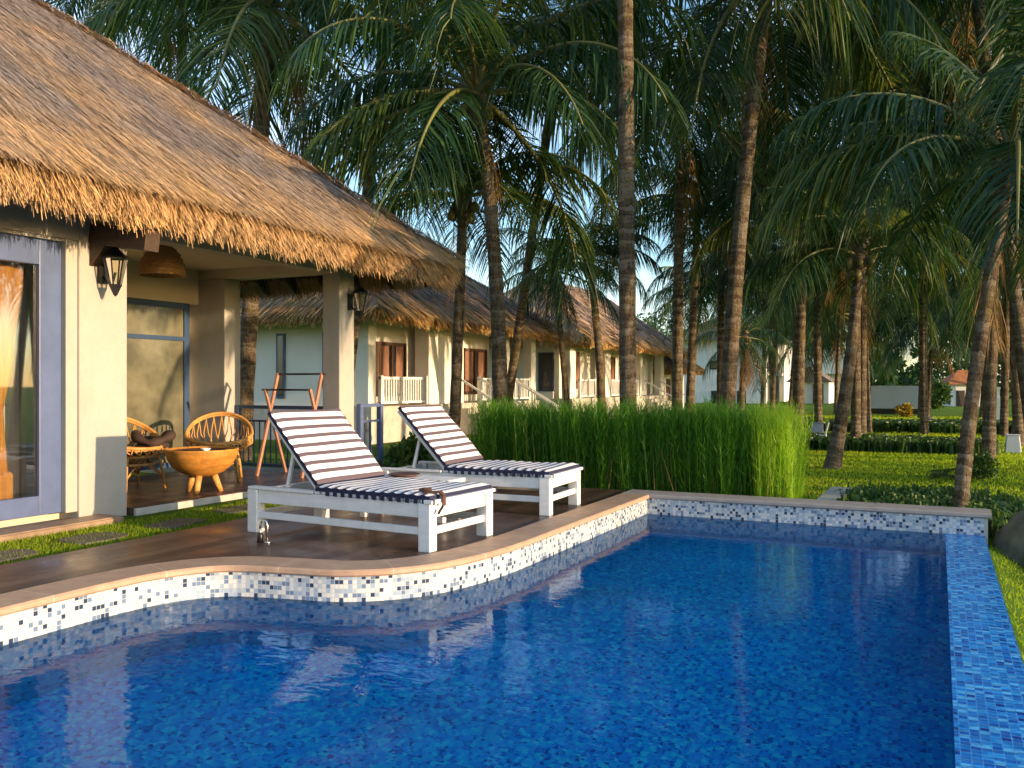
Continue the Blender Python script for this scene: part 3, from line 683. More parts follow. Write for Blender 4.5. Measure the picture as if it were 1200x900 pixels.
# rattan chairs and bowl table
def rattan_chair(loc, rz, label):
    t = empty('rattan_chair', label, 'chair', loc, rz, 'rattan basket chairs on the porch')
    zs = .40; rs = .30
    seat = [(rs * math.cos(a), rs * math.sin(a) * .95, zs) for a in np.linspace(0, 2 * PI, 32, endpoint=False)]
    def rim(a):    # the big tilted hoop: low in front (+x), high behind
        x = .40 * math.cos(a) - .06; y = .42 * math.sin(a); z = .60 + .27 * (-math.cos(a)) * (1 if math.cos(a) < 0 else .38); return (x, y, z)
    m = MB(); hoop = [rim(a) for a in np.linspace(0, 2 * PI, 48, endpoint=False)]
    m.tube(hoop, .022, 8, closed=True); m.tube([(p[0] * .985, p[1] * .985, p[2] - .03) for p in hoop], .014, 6, closed=True); m.tube(seat, .02, 8, closed=True); m.tube([(p[0] * .9, p[1] * .9, zs - .1) for p in seat], .016, 8, closed=True)
    m.build('frame', M['rattan'], t)
    m = MB(); n = 26
    for i in range(n):
        a = 2 * PI * i / n
        for q in (-1, 1):
            b = a + q * .26; c = a + q * .02; p0 = (rs * math.cos(c), rs * .95 * math.sin(c), zs); p2 = rim(b)
            p1 = (p0[0] * .35 + p2[0] * .65 + .06 * math.cos(a), p0[1] * .35 + p2[1] * .65 + .06 * math.sin(a), p0[2] * .55 + p2[2] * .45)
            m.tube([p0, p1, p2], .0085, 5)
    m.build('lattice', M['rattan'], t)
    for sx, sy in ((1, 1), (1, -1), (-1, 1), (-1, -1)):
        m = MB(); m.tube([(sx * .21, sy * .21, zs), (sx * .25, sy * .25, .2), (sx * .27, sy * .27, 0)], [.02, .019, .018], 8)
        m.tube([(sx * .26, sy * .26, .14), (sx * .2, sy * .1, .27), (sx * .2, sy * .02, zs - .06)], .012, 6); m.tube([(sx * .26, sy * .26, .14), (sx * .1, sy * .2, .27), (sx * .02, sy * .2, zs - .06)], .012, 6)
        m.build('leg', M['rattan'], t)
    m = MB(); m.lathe([(0, zs + .01), (.27, zs + .01), (.30, zs + .035), (.30, zs + .06), (.26, zs + .085), (0, zs + .095)], (0, 0, 0), 28); m.build('cushion', M['cushion'], t)
    return t
rattan_chair((-8.80, 7.52, .03), R(-6), 'rattan basket chair half hidden behind the wide pillar with folded dark throw')
rattan_chair((-8.58, 8.72, .03), R(-50), 'rattan basket chair with open lattice back behind the round bowl table')
t = empty('throw_cushion', 'dark brown throw heaped on the half hidden rattan chair', 'throw', (-8.66, 7.70, .54))
m = MB(); nth = 22
ring = [(.23 * math.cos(a) * (1 + .12 * math.sin(3 * a)), .20 * math.sin(a), .10 + .05 * math.sin(2 * a)) for a in np.linspace(0, 2 * PI, 28, endpoint=False)]
m.tube(ring, [.05 + .015 * math.sin(i * 1.3) for i in range(28)], 10, closed=True); m.lathe([(0, .06), (.17, .05), (.2, .0), (.16, -.03), (0, -.03)], (0, 0, 0), 20); m.build('throw', M['cushion'], t)
t = empty('bowl_table', 'honey coloured wooden bowl table on three splayed legs on the porch', 'table', (-7.76, 7.62, .03))
m = MB(); prof = [(.0, .17), (.12, .175), (.22, .215), (.30, .28), (.345, .36), (.365, .44), (.365, .455), (.345, .455), (.33, .42), (.0, .41)]
m.lathe(prof, (0, 0, 0), 40); o = m.build('bowl', M['bowl_wood'], t); o.scale = (1.13, 1.13, 1.13)
for a in (R(-60), R(60), R(180)):
    m = MB(); m.tube([(.13 * math.cos(a), .13 * math.sin(a), .22), (.22 * math.cos(a), .22 * math.sin(a), 0)], [.045, .03], 12); m.build('leg', M['rattan'], t)
t2 = empty('serving_tray', 'dark round tray lying on the bowl table', 'tray', (-7.76, 7.62, .497))
m = MB(); m.lathe([(0, .002), (.28, .002), (.30, .035), (.285, .035), (.27, .015), (0, .015)], (0, 0, 0), 30); m.build('tray', M['dark_wood'], t2)
t3 = empty('ash_bowl', 'small white china bowl on the dark round tray', 'bowl', (-7.68, 7.60, .512))
m = MB(); m.lathe([(0, 0), (.03, 0), (.06, .04), (.055, .04), (.028, .01), (0, .01)], (0, 0, 0), 20); m.build('bowl', M['white_china'], t3)

# ------------------------------------------------------------------ sun loungers
def lounger(loc, rz, label):
    t = empty('sun_lounger', label, 'sun lounger', loc, rz, 'white sun loungers on the deck')
    Lh, Wh = .98, .47; P = M['white_paint']
    for sx, sy in ((1, 1), (1, -1), (-1, 1), (-1, -1)):
        m = MB(); x = sx * (Lh - .055); y = sy * (Wh - .05); m.box(x - .055, x + .055, y - .05, y + .05, 0, .375); m.build('leg', P, t, .006)
    m = MB()
    for sy in (-1, 1): m.box(-Lh + .112, Lh - .112, sy * (Wh - .045) - .02, sy * (Wh - .045) + .02, .26, .375)
    for sx in (-1, 1): m.box(sx * (Lh - .04) - .02, sx * (Lh - .04) + .02, -Wh + .102, Wh - .102, .26, .375)
    m.build('frame', P, t, .005)
    m = MB()
    for sy in (-1, 1): m.box(-Lh + .112, Lh - .112, sy * (Wh - .045) - .0175, sy * (Wh - .045) + .0175, .125, .185)
    for sx in (-1, 1): m.box(sx * (Lh - .045) - .017, sx * (Lh - .045) + .017, -Wh + .102, Wh - .102, .125, .185)
    m.build('stretcher', P, t, .005)
    m = MB(); x = -.215
    while x < Lh - .02:
        m.box(x, min(x + .055, Lh + .02), -Wh + .02, Wh - .02, .378, .402); x += .078
    m.box(Lh - .05, Lh + .03, -Wh - .012, Wh + .012, .376, .405)
    m.build('slat_bed', P, t, .004)
    for sy in (-1, 1):
        m = MB(); m.box(-Lh, -.23, sy * (Wh - .05) - .045, sy * (Wh - .05) + .045, .378, .402); m.build('side_board', P, t, .004)
    hx, hz, ang, bl = -.20, .41, R(47), .83
    ux, uz = -math.cos(ang), math.sin(ang); nx, nz = math.sin(ang), math.cos(ang)
    fr = MB()
    for sy in (-1, 1): fr.beam((hx, sy * .40, hz), (hx + ux * bl, sy * .40, hz + uz * bl), .05, .045)
    for q in (.12, .3, .48, .66, .8): fr.beam((hx + ux * q, -.38, hz + uz * q), (hx + ux * q, .38, hz + uz * q), .055, .02, up=(nx, 0, nz))
    fr.build('backrest', P, t, .004)
    m = MB()
    for sy in (-1, 1): m.beam((hx + ux * .5, sy * .33, hz + uz * .5), (hx + ux * .5 - .10, sy * .33, .36), .03, .03)
    m.build('prop', P, t, .003)
    def pad(name, x0, L, org, ex, ez, y0, y1, th, nl=40, nw=12, slack=.004):
        """quilted cushion; u runs along it"""
        m = MB(); vs = []; fs = []; uv = []; mi = []
        nxv = (-ez, 0, ex) if ex > 0 else (ez, 0, -ex)
        def pt(u, v, h): return (org[0] + ex * u + nxv[0] * h, y0 + (y1 - y0) * v, org[1] + ez * u + nxv[2] * h)
        for i in range(nl + 1):
            for j in range(nw + 1):
                u = L * i / nl; v = j / nw; e = min(v, 1 - v) * nw; eu = min(i, nl - i)
                h = th * (1 if e > .5 and eu > 0 else .72) + .005 * math.sin(u / .098 * 2 * PI) + slack * math.sin(u * 9 + v * 5)
                vs.append(pt(u, v, h))
        for i in range(nl):
            for j in range(nw):
                a = i * (nw + 1) + j; fs.append((a, a + 1, a + nw + 2, a + nw + 1) if ex < 0 else (a, a + nw + 1, a + nw + 2, a + 1))
                us = {a: L * i / nl, a + 1: L * i / nl, a + nw + 1: L * (i + 1) / nl, a + nw + 2: L * (i + 1) / nl}
                uv.append([(x0 + us[q], 0) for q in fs[-1]])
        m.add(vs, fs, 0, True, uv)
        for v in (0, 1):
            vv = []; ff = []; uu = []
            for i in range(nl + 1):
                u = L * i / nl; vv += [pt(u, v, 0), pt(u, v, th * .72 + .005 * math.sin(u / .098 * 2 * PI))]
            for i in range(nl): ff.append((2 * i, 2 * i + 2, 2 * i + 3, 2 * i + 1)); uu.append([(0, 0)] * 4)
            m.add(vv, ff, 1, True, uu)
        for u in (0, L):
            vv = [pt(u, 0, 0), pt(u, 1, 0), pt(u, 1, th * .72), pt(u, 0, th * .72)]; m.add(vv, [(0, 1, 2, 3)], 1, False, [[(0, 0)] * 4])
        return m.build(name, [M['stripe'], M['navy_cloth']], t)
    pad('seat_cushion', .0, 1.17, (hx + .0, .404), 1, 0, -.455, .455, .045)
    pad('back_cushion', .0, .82, (hx + ux * .02 + nx * .024, hz + uz * .02 + nz * .024), ux, uz, -.455, .455, .045, 30)
    for sy in (-1, 1):          # little ties along the edge
        for i in range(14): x = hx + .12 + i * .082; m = MB(); m.box(x, x + .035, sy * .462 - .004, sy * .462 + .004, .372, .412); m.build('tie', M['navy_cloth'], t)
    return t
lounger((-4.46, 6.30, 0), R(-4.0), 'nearer white wooden sun lounger with striped cushion and raised backrest')
lounger((-4.44, 8.32, 0), R(2.5), 'farther white wooden sun lounger with striped cushion standing before the green hedge')
t = empty('side_table', 'low white side table between the two striped sun loungers', 'table', (-4.62, 7.22, 0))
m = MB(); m.box(-.5, .5, -.2, .2, .355, .395); m.build('table_top', M['white_paint'], t, .006)
for sx, sy in ((1, 1), (1, -1), (-1, 1), (-1, -1)):
    m = MB(); m.box(sx * .44 - .03, sx * .44 + .03, sy * .15 - .03, sy * .15 + .03, 0, .354); m.build('leg', M['white_paint'], t, .004)
t = empty('wooden_dish', 'flat brown wooden dish on the low white side table', 'dish', (-4.72, 7.26, .396))
m = MB(); m.lathe([(0, .004), (.12, .004), (.16, .022), (.15, .025), (.11, .012), (0, .012)], (0, 0, 0), 26); m.build('dish', M['leather'], t)
t = empty('leather_strap', 'brown leather strap hooked over the foot of the nearer lounger', 'strap', (-3.60, 5.86, .452))
m = MB(); m.beam((-.03, -.0, .0), (.10, .03, .005), .05, .016); m.beam((.10, .03, .008), (.135, .03, -.02), .045, .016); m.beam((.135, .03, -.012), (.138, .03, -.10), .045, .014); m.tube([(-.03, 0, .01), (-.05, -.02, .02), (0, -.03, .03), (.05, -.01, .025)], .014, 8); m.build('strap', M['leather'], t, .004)
m = MB(); m.tube([(.135, .03, -.09), (.125, 0, -.13), (.13, -.04, -.15), (.14, -.02, -.12)], .010, 8); m.build('buckle', M['black_metal'], t)
t = empty('deck_shower_tap', 'short arched steel tap standing on the deck by the nearer lounger', 'tap', (-4.98, 5.55, 0), R(10)); t.scale = (.6, .6, .7)
m = MB(); m.tube([(.07, 0, 0), (.07, 0, .20), (.055, 0, .245), (.02, 0, .262), (-.02, 0, .25), (-.04, 0, .21), (-.042, 0, .14)], .014, 10); m.build('pipe', M['steel'], t)
m = MB(); m.lathe([(0, 0), (.05, 0), (.05, .012), (.02, .02), (0, .02)], (.07, 0, 0), 18); m.lathe([(0, .10), (.026, .10), (.022, .15), (0, .155)], (-.042, 0, 0), 14); m.build('flange', M['steel'], t)
m = MB(); m.lathe([(0, 0), (.045, 0), (.04, .09), (.03, .11), (0, .11)], (-.04, .0, 0), 16); m.build('drain', M['black_metal'], t)

# ------------------------------------------------------------------ neighbouring bungalows
def bungalow(label, xf, y0, y1, zf, ez, xr_half, cols, wins, bals, stairs, doors=(), porch=None, roofden=260, eave=1.0, pitch=.7, side_wins=(), strw=.034, walldepth=.75):
    t = empty('garden_bungalow', label, 'house', (0, 0, 0))
    xb = xf - 6.2; xw = xf - walldepth
    m = MB(); y1w = porch[0] if porch else y1
    m.box(xb, xw, y0 + .02, y1w, zf, ez + .25)
    if porch: m.box(xb, xw - 2.0, y1w, y1, zf, ez + .25)
    m.build('wall', M['cream_wall'], t)
    m = MB(); m.box(xb - .05, xf + .12, y0 - .05, y1 + .05, -.5, zf - .002); m.build('plinth', M['pale_stone'], t)
    for (a, b, dx) in cols:
        m = MB(); m.box(xf - dx, xf, a, b, zf, ez + .12); m.build('column', M['cream_wall'], t, .02)
    m = MB(); m.box(xf - .28, xf - .02, y0 + .03, y1 - .03, ez + .121, ez + .3); m.build('beam', M['plaster'], t)
    for (a, b, z0, z1, kind) in wins:
        m = MB()
        for (p, q, r_, s_) in ((a, a + .09, z0, z1), (b - .09, b, z0, z1), (a + .09, b - .09, z0, z0 + .09), (a + .09, b - .09, z1 - .09, z1), ((a + b) / 2 - .04, (a + b) / 2 + .04, z0 + .09, z1 - .09)): m.box(xw + .003, xw + .07, p, q, r_, s_)
        wdw = m.build('window', M['white_paint'] if kind == 'w' else M['brown_wood'], t)
        g = MB(); g.box(xw + .004, xw + .02, a + .05, b - .05, z0 + .05, z1 - .05); g.build('pane', M['win_glass'], wdw)
        g = MB()
        for q in np.arange(a + .1, a + (b - a) * .42, .06): g.box(xw + .021, xw + .035, q, q + .035, z0 + .1, z1 - .1)
        for q in np.arange(a + (b - a) * .66, b - .12, .06): g.box(xw + .021, xw + .035, q, q + .035, z0 + .1, z1 - .1)
        g.build('curtain', M['rack_wood'], wdw)
    for (a, b, z0, z1) in side_wins:      # on the wall that faces the camera side (-Y)
        m = MB(); m.box(a, b, y0 - .03, y0 + .019, z0, z1); wdw = m.build('window', M['navy_metal'], t)
        g = MB(); g.box(a + .06, b - .06, y0 - .036, y0 - .031, z0 + .06, z1 - .06); g.build('pane', M['win_glass'], wdw)
    for (a, b) in doors:
        m = MB(); m.box(xw + .003, xw + .06, a, b, zf + .003, zf + 2.05); dr = m.build('door', M['brown_wood'], t)
        g = MB(); g.box(xw + .061, xw + .065, a + .12, b - .12, zf + .3, zf + 1.9); g.build('pane', M['win_glass'], dr)
    for (a, b) in bals:
        m = MB(); h = .80
        m.box(xf - .10, xf - .02, a, b, zf + h - .07, zf + h); m.box(xf - .09, xf - .03, a, b, zf + .06, zf + .12); m.box(xf - .11, xf - .01, a, a + .10, zf, zf + h + .04); m.box(xf - .11, xf - .01, b - .10, b, zf, zf + h + .04)
        n = int((b - a - .2) / .125)
        for i in range(n): q = a + .14 + i * .125; m.box(xf - .08, xf - .04, q, q + .05, zf + .12, zf + h - .07)
        m.build('balustrade', M['white_paint'], t)
    for (a, b) in stairs:
        m = MB(); n = 5
        for i in range(n): m.box(xf + .121 + i * .3, xf + .421 + i * .3, a, b, -.5, zf - (i + 1) * (zf + .27) / (n + 1))
        m.build('steps', M['pale_stone'], t)
        for y in (a + .03, b - .03):
            m = MB(); m.beam((xf, y, zf + .82), (xf + 1.75, y, -.27 + .80), .07, .06); m.box(xf + 1.70, xf + 1.78, y - .04, y + .04, -.4, .53); m.beam((xf + .85, y, zf - .5), (xf + .85, y, zf + .42), .04, .04); m.build('handrail', M['white_paint'], t)
    ex = xf + eave; rx = xf - 2.9; rz = ez + .30 + (ex - rx) * pitch; h = ex - rx; xo = 2 * rx - ex; e = ez + .30
    a0, a1 = y0 - eave, y1 + eave
    sl = [((ex, a0, e), (ex, a1, e), (rx, a1 - h, rz), (rx, a0 + h, rz), 1), ((xo, a0, e), (ex, a0, e), (rx, a0 + h, rz), (rx, a0 + h, rz), .8),
          ((ex, a1, e), (xo, a1, e), (rx, a1 - h, rz), (rx, a1 - h, rz), .15), ((xo, a1, e), (xo, a0, e), (rx, a0 + h, rz), (rx, a1 - h, rz), 0)]
    link_obj('roof', thatch_mesh('roof', sl, [M['thatch_old'], M['thatch_in']], .5, strw, roofden, 300, thick=.2, drop=.34), t)
    return t
bungalow('raised cream bungalow with brown windows and white stair rails, nearest beyond the hedge', -13.5, 19.06, 29.7, .70, 2.92, 4,
    [(19.06, 19.40, .45), (22.1, 23.3, .5), (23.9, 24.2, .3), (27.14, 27.5, .3), (29.3, 29.7, .34)],
    [(20.45, 21.95, .95, 2.5, 'b'), (25.4, 27.1, .95, 2.5, 'b')], [(19.65, 22.05), (25.3, 27.1), (27.75, 29.25)], [(23.75, 25.2), (27.5, 27.75)], [(23.35, 23.75)], (27.4, 29.7),
    side_wins=[(-16.6, -16.3, .9, 2.7), (-18.5, -17.7, 1.4, 2.7), (-15.0, -14.5, 1.2, 2.7)])
bungalow('raised bungalow with blue shaded side wall and one tall lit curtained window', -13.5, 33.05, 47.0, .70, 2.85, 4,
    [(33.1, 33.7, .4), (37.3, 38.0, .35), (42.4, 42.8, .3), (46.0, 46.6, .35)], [(34.3, 36.0, 1.0, 2.8, 'w'), (38.6, 40.6, .9, 2.6, 'b'), (43.2, 45.0, .9, 2.5, 'b')],
    [(34.2, 36.1), (38.1, 42.2)], [(42.9, 45.6)], [(42.0, 42.9)], None, 130, side_wins=[(-14.9, -14.2, 1.0, 2.6)], pitch=.78, strw=.05)
bungalow('small low thatched hut with one white post, last and farthest of the thatched roofs', -13.6, 49.3, 51.2, -.2, 1.95, 4, [(49.4, 49.7, .3), (50.9, 51.2, .3)], [(50.0, 50.7, .3, 1.6, 'b')], [], [], [], None, 110, eave=.9, strw=.06)

# two-storey house and buildings far beyond
t = empty('two_storey_house', 'white two-storey house with small dark windows and a red railed balcony', 'house', (0, 0, 0))
xc, yc = -12.4, 71.8
m = MB(); m.box(xc - 8, xc - 1.6, yc, yc + 15, -.6, 4.9); m.box(xc - 1.6, xc, yc, yc + .35, -.6, 4.9); m.box(xc - 1.6, xc, yc + 9, yc + 15, -.6, 4.9); m.build('wall', M['white_wall'], t)
m = MB(); m.box(xc - 1.59, xc + .1, yc + .36, yc + 8.99, 2.0, 2.25); m.build('balcony_slab', M['plaster'], t)
m = MB(); m.box(xc - .02, xc + .06, yc + .5, yc + 5.5, 2.26, 3.1)
m.build('balcony_rail', M['brown_wood'], t)
for a in (2.6, 5.8): m = MB(); m.box(xc - .3, xc + .05, yc + a, yc + a + .45, -.6, 1.99); m.box(xc - .3, xc + .0, yc + a, yc + a + .45, 3.11, 4.9); m.build('column', M['plaster'], t)
for (a, b, z0, z1) in ((-16.8, -16.1, -.5, .75), (-14.7, -14.0, -.5, .75), (-16.9, -16.2, 2.5, 3.2)):
    m = MB(); m.box(a, b, yc - .05, yc - .003, z0, z1); wdw = m.build('window', M['black_metal'], t)
    g = MB(); g.box(a + .1, b - .1, yc - .06, yc - .051, z0 + .1, z1 - .1); g.build('pane', M['win_glass'], wdw)
m = MB(); m.add([(xc + .8, yc - .8, 4.91), (xc - 8.8, yc - .8, 4.91), (xc - 8.8, yc + 15.8, 4.91), (xc + .8, yc + 15.8, 4.91), (xc - 4, yc + 4, 7.4), (xc - 4, yc + 11, 7.4)], [(0, 1, 4), (1, 2, 5, 4), (2, 3, 5), (3, 0, 4, 5), (3, 2, 1, 0)]); m.build('roof', M['brown_roof'], t)
t = empty('green_roofed_house', 'low grey house with wide pale green roof behind the palm trunks', 'house', (0, 0, 0))
m = MB(); m.box(-14.5, -8.4, 92, 98, -.6, 2.5); m.build('wall', M['pale_green_wall'], t)
m = MB(); m.add([(-15.3, 91.3, 2.3), (-7.6, 91.3, 2.3), (-7.6, 98.6, 2.3), (-15.3, 98.6, 2.3), (-14, 95, 5.2), (-9.2, 95, 5.2)], [(0, 1, 5, 4), (1, 2, 5), (2, 3, 4, 5), (3, 0, 4), (3, 2, 1, 0)]); m.build('roof', M['green_roof'], t)
for a in (-13.2, -10.6): m = MB(); m.box(a, a + .9, 91.94, 91.998, .2, 1.5); m.build('window', M['win_glass'], t)
t = empty('garden_shed', 'small grey shed with brown pitched roof beside the white house', 'shed', (0, 0, 0))
m = MB(); m.box(-10.9, -7.9, 74, 78, -.6, 1.5); m.build('wall', M['white_wall'], t)
m = MB(); m.add([(-11.2, 73.6, 1.45), (-7.6, 73.6, 1.45), (-9.4, 73.6, 2.7), (-11.2, 78.4, 1.45), (-7.6, 78.4, 1.45), (-9.4, 78.4, 2.7)], [(0, 1, 2), (3, 5, 4), (0, 2, 5, 3), (1, 4, 5, 2), (0, 3, 4, 1)]); m.build('roof', M['brown_roof'], t)
m = MB(); m.box(-9.1, -8.3, 73.94, 73.998, -.5, 1.3); m.build('door', M['win_glass'], t)
x, y = spot(1049, 46); t = empty('white_board', 'large blank white board on a dark base beyond the lawn', 'board', (x, y, float(gz(x, y))), R(-8))
m = MB(); m.box(-1.2, 1.2, -.04, .04, .28, 1.48); m.box(-.02, .02, -.05, -.041, .3, 1.46); m.build('panel', M['board_white'], t)
m = MB(); m.box(-1.25, 1.25, -.08, .08, 0, .275); m.build('base', M['dark_tile'], t)
x, y = spot(1128, 62); t = empty('gate_hut', 'little white hut with orange clay tile roof behind the leaning palm', 'hut', (x, y, -.45), .3)
m = MB(); m.box(-1.1, 1.1, -1, 1, 0, 1.75); m.build('wall', M['white_wall'], t)
m = MB(); m.box(-.75, -.2, -1.05, -1.003, .0, 1.3); m.build('door', M['dark_wood'], t)
m = MB(); m.add([(-1.5, -1.4, 1.72), (1.5, -1.4, 1.72), (1.5, 1.4, 1.72), (-1.5, 1.4, 1.72), (-.3, 0, 2.75), (.3, 0, 2.75)], [(0, 1, 5, 4), (1, 2, 5), (2, 3, 4, 5), (3, 0, 4), (3, 2, 1, 0)]); m.build('roof', M['tile_roof'], t)
x, y = spot(1174, 33); t = empty('garden_wall', 'whitewashed garden wall topped with short balusters at the lawn edge', 'wall', (x, y, -.35))
m = MB(); m.box(-.5, .0, 0, 3.2, 0, 1.15); m.build('wall', M['white_wall'], t, .02)
m = MB()
for i in range(12): m.box(-.18, -.06, .1 + i * .26, .22 + i * .26, 1.152, 1.45)
m.box(-.22, -.02, .02, 3.15, 1.452, 1.53); m.build('balustrade', M['white_paint'], t)
x, y = spot(964, 21.5); t = empty('garden_light', 'small white garden light with tilted head beside the flared palm', 'garden light', (x, y, float(gz(x, y))))
m = MB(); m.box(-.09, .09, -.09, .09, 0, .32); m.build('base', M['white_paint'], t, .01)
m = MB(); m.beam((.06, 0, .321), (.14, 0, .62), .10, .03); m.build('head', M['white_paint'], t)
x, y = spot(1187, 20); t = empty('utility_box', 'pale grey utility box on the lawn at the far right', 'box', (x, y, float(gz(x, y)) - .02))
m = MB(); m.add([(-.17, -.15, 0), (.17, -.15, 0), (.17, .15, 0), (-.17, .15, 0), (-.13, -.12, .42), (.13, -.12, .42), (.13, .12, .42), (-.13, .12, .42)], [(0, 1, 5, 4), (1, 2, 6, 5), (2, 3, 7, 6), (3, 0, 4, 7), (4, 5, 6, 7)]); m.build('body', M['white_wall'], t, .02)
m = MB(); m.box(-.145, .145, -.13, .13, .422, .45); m.build('lid', M['white_wall'], t, .01)
x, y = spot(953, 27); t = empty('planter_box', 'low dark blue grey planter box behind the hedge end', 'planter', (x, y, float(gz(x, y)) - .02), .45)
m = MB(); m.box(-.24, .24, -.2, .2, 0, .36); m.box(-.27, .27, -.23, .23, .361, .40); m.build('box', M['navy_metal'], t, .01)
# pale kerb wall running away from the pool's far edge
t = empty('kerb_wall', 'short pale stone kerb wall running away from the pool by the hedge end', 'wall', (0, 0, 0))
m = MB()
for i in range(4): m.box(-1.28 + .001 * i, -1.0 - .002 * i, 10.40 + i * .45, 10.846 + i * .45, -.45, -.03 - i * .006)
m.build('kerb', M['pale_stone'], t, .015)
# stepping stones
for i, (x, y, w_, l_, a) in enumerate([(-6.55, 4.35, .42, .6, 4), (-6.62, 5.25, .45, .55, -6), (-6.6, 6.15, .4, .62, 8), (-6.75, 7.15, .42, .6, -4)]):
    lb = ['flat slate stepping stone nearest the door step', 'flat slate stepping stone in the grass below the wide pillar', 'flat slate stepping stone in the grass near the lounger head', 'flat slate stepping stone in the lit grass below the porch floor'][i]
    m = MB(); n = 11; ring = [(w_ / 2 * math.copysign(abs(math.cos(q)) ** .6, math.cos(q)) * random.uniform(.9, 1.06), l_ / 2 * math.copysign(abs(math.sin(q)) ** .6, math.sin(q)) * random.uniform(.9, 1.06)) for q in np.linspace(0, 2 * PI, n, endpoint=False)]
    m.add([(p[0], p[1], 0) for p in ring] + [(p[0] * .97, p[1] * .97, .075) for p in ring], [(j, (j + 1) % n, n + (j + 1) % n, n + j) for j in range(n)] + [tuple(range(n, 2 * n))])
    o = m.build('stepping_stone', M['slate'], None, .006); o.location = (x, y, -.107); o.rotation_euler = (0, 0, R(a)); tag(o, lb, 'stepping stone', 'stepping stones by the bungalow')
# boulders
def boulder(name, label, loc, s, mat, seed):
    import bmesh
    from mathutils import noise as mn
    bm = bmesh.new(); bmesh.ops.create_icosphere(bm, subdivisions=4, radius=1)
    for v in bm.verts:
        p = v.co.copy(); k = 1 + .28 * mn.noise(p * 1.3 + Vector((seed, 0, 0))) + .10 * mn.noise(p * 3.7 + Vector((0, seed, 0))) + .04 * mn.noise(p * 9)
        v.co = Vector((p.x * s[0], p.y * s[1], max(p.z, -.55) * s[2])) * k
    me = bpy.data.meshes.new(name); bm.to_mesh(me); bm.free(); me.materials.append(mat)
    for f in me.polygons: f.use_smooth = True
    o = link_obj(name, me); o.location = loc; return tag(o, label, 'boulder')
boulder('boulder', 'big rounded mossy boulder beside the overflow edge of the pool', (.84, 9.95, -.36), (.36, .36, .40), M['mossrock'], 1.3)
x, y = spot(1086, 30); boulder('boulder', 'low dark boulder lying among the plant beds on the lawn', (x, y, -.2), (.42, .35, .34), M['stone'], 7.1)

# ------------------------------------------------------------------ palms
def frond_arrays(th0, curl, seed, pairs=74, dry=False):
    """one palm leaf of unit length growing along +X, hanging under its own weight; returns rachis points and leaflet polygons"""
    r = np.random.default_rng(seed); n = 26; pts = [np.zeros(3)]; th = []
    bend = r.normal(0, .22)
    for i in range(n):
        s = (i + .5) / n; a = R(th0 - curl * s ** 1.25); b = bend * s
        pts.append(pts[-1] + np.array([math.cos(a) * math.cos(b), math.cos(a) * math.sin(b), math.sin(a)]) / n); th.append(a)
    pts = np.array(pts); tan = np.gradient(pts, axis=0); tan = unit(tan)
    q = []; t3 = []
    for side in (-1, 1):
        u = np.linspace(.16, .995, pairs) + r.normal(0, .003, pairs); u = np.clip(u, .14, 1)
        f = u * n; i0 = np.minimum(f.astype(int), n - 1); w_ = (f - i0)[:, None]
        p = pts[i0] * (1 - w_) + pts[i0 + 1] * w_; tg = tan[i0]
        sd = unit(np.cross(tg, np.array([0, 0, 1.0]) + 1e-4)) * side
        up = unit(np.cross(sd * side, tg))
        prof = np.sin(np.clip((u - .10) / .92, 0, 1) * PI) ** .55
        l = (.24 * prof + .05) * r.uniform(.82, 1.08, pairs)
        if dry: l *= r.uniform(.5, 1, pairs)
        d0 = unit(tg * (.35 + .75 * u[:, None] ** 2) + sd * 1.0 + up * r.uniform(.0, .30, (pairs, 1)) + r.normal(0, .07, (pairs, 3)))
        dr = (r.uniform(.5, 1.15, pairs) + (.7 if dry else 0)) * l
        P = []
        for t in (0, .38, .72, 1.0): P.append(p + d0 * (l * t)[:, None] * (1 - .18 * t) + np.array([0, 0, -1.0]) * (dr * t ** 1.8)[:, None])
        wv = unit(tg + r.normal(0, .35, (pairs, 3))); wd = (.0056 * (prof * .7 + .4))[:, None]
        q.append(np.stack([P[0] - wv * wd * .5, P[0] + wv * wd * .5, P[1] + wv * wd, P[1] - wv * wd], 1))
        q.append(np.stack([P[1] - wv * wd, P[1] + wv * wd, P[2] + wv * wd * .7, P[2] - wv * wd * .7], 1))
        q.append(np.stack([P[2] - wv * wd * .7, P[2] + wv * wd * .7, P[3] + wv * wd * .08, P[3] - wv * wd * .08], 1))
    return pts, np.concatenate(q), np.tile(r.random(pairs), 6)
def rib(pts, mi=1):
    m = MB(); k = len(pts); m.tube([tuple(p) for p in pts], [.0135 * (1 - .85 * i / (k - 1)) + .001 for i in range(k)], 5, mi); return m
ELEVS = [(82, 55), (70, 80), (58, 95), (46, 95), (32, 95), (18, 85), (4, 75), (-12, 60), (-30, 45)]
FR = []
for i, (a, c) in enumerate(ELEVS):
    row = []
    for k in range(2):
        pts, V, rn = frond_arrays(a, c, i * 10 + k); row.append((pts, V, rn, np_mesh('frond', V, 4, [M['frond'], M['rachis']], rn, None, rib(pts))))
    FR.append(row)
DRY = []
for k in range(3):
    pts, V, rn = frond_arrays(-48 - 12 * k, 34, 300 + k, 40, True); DRY.append((pts, V, rn, np_mesh('dry_frond', V, 4, [M['dry'], M['dry']], rn, None, rib(pts))))
def crown_plan(n, rnd, low=1.0):
    """(variant row, azimuth, scale) spread by the golden angle, young leaves upright in the middle, old ones hanging"""
    out = []
    for i in range(n):
        f = (i + .5) / n; row = min(len(ELEVS) - 1, int(f ** .9 * len(ELEVS) * low)); out.append((row, i * 2.39996 + rnd.uniform(-.25, .25), rnd.uniform(.85, 1.1) * (.8 if row == 0 else 1)))
    return out
CROWNS = []
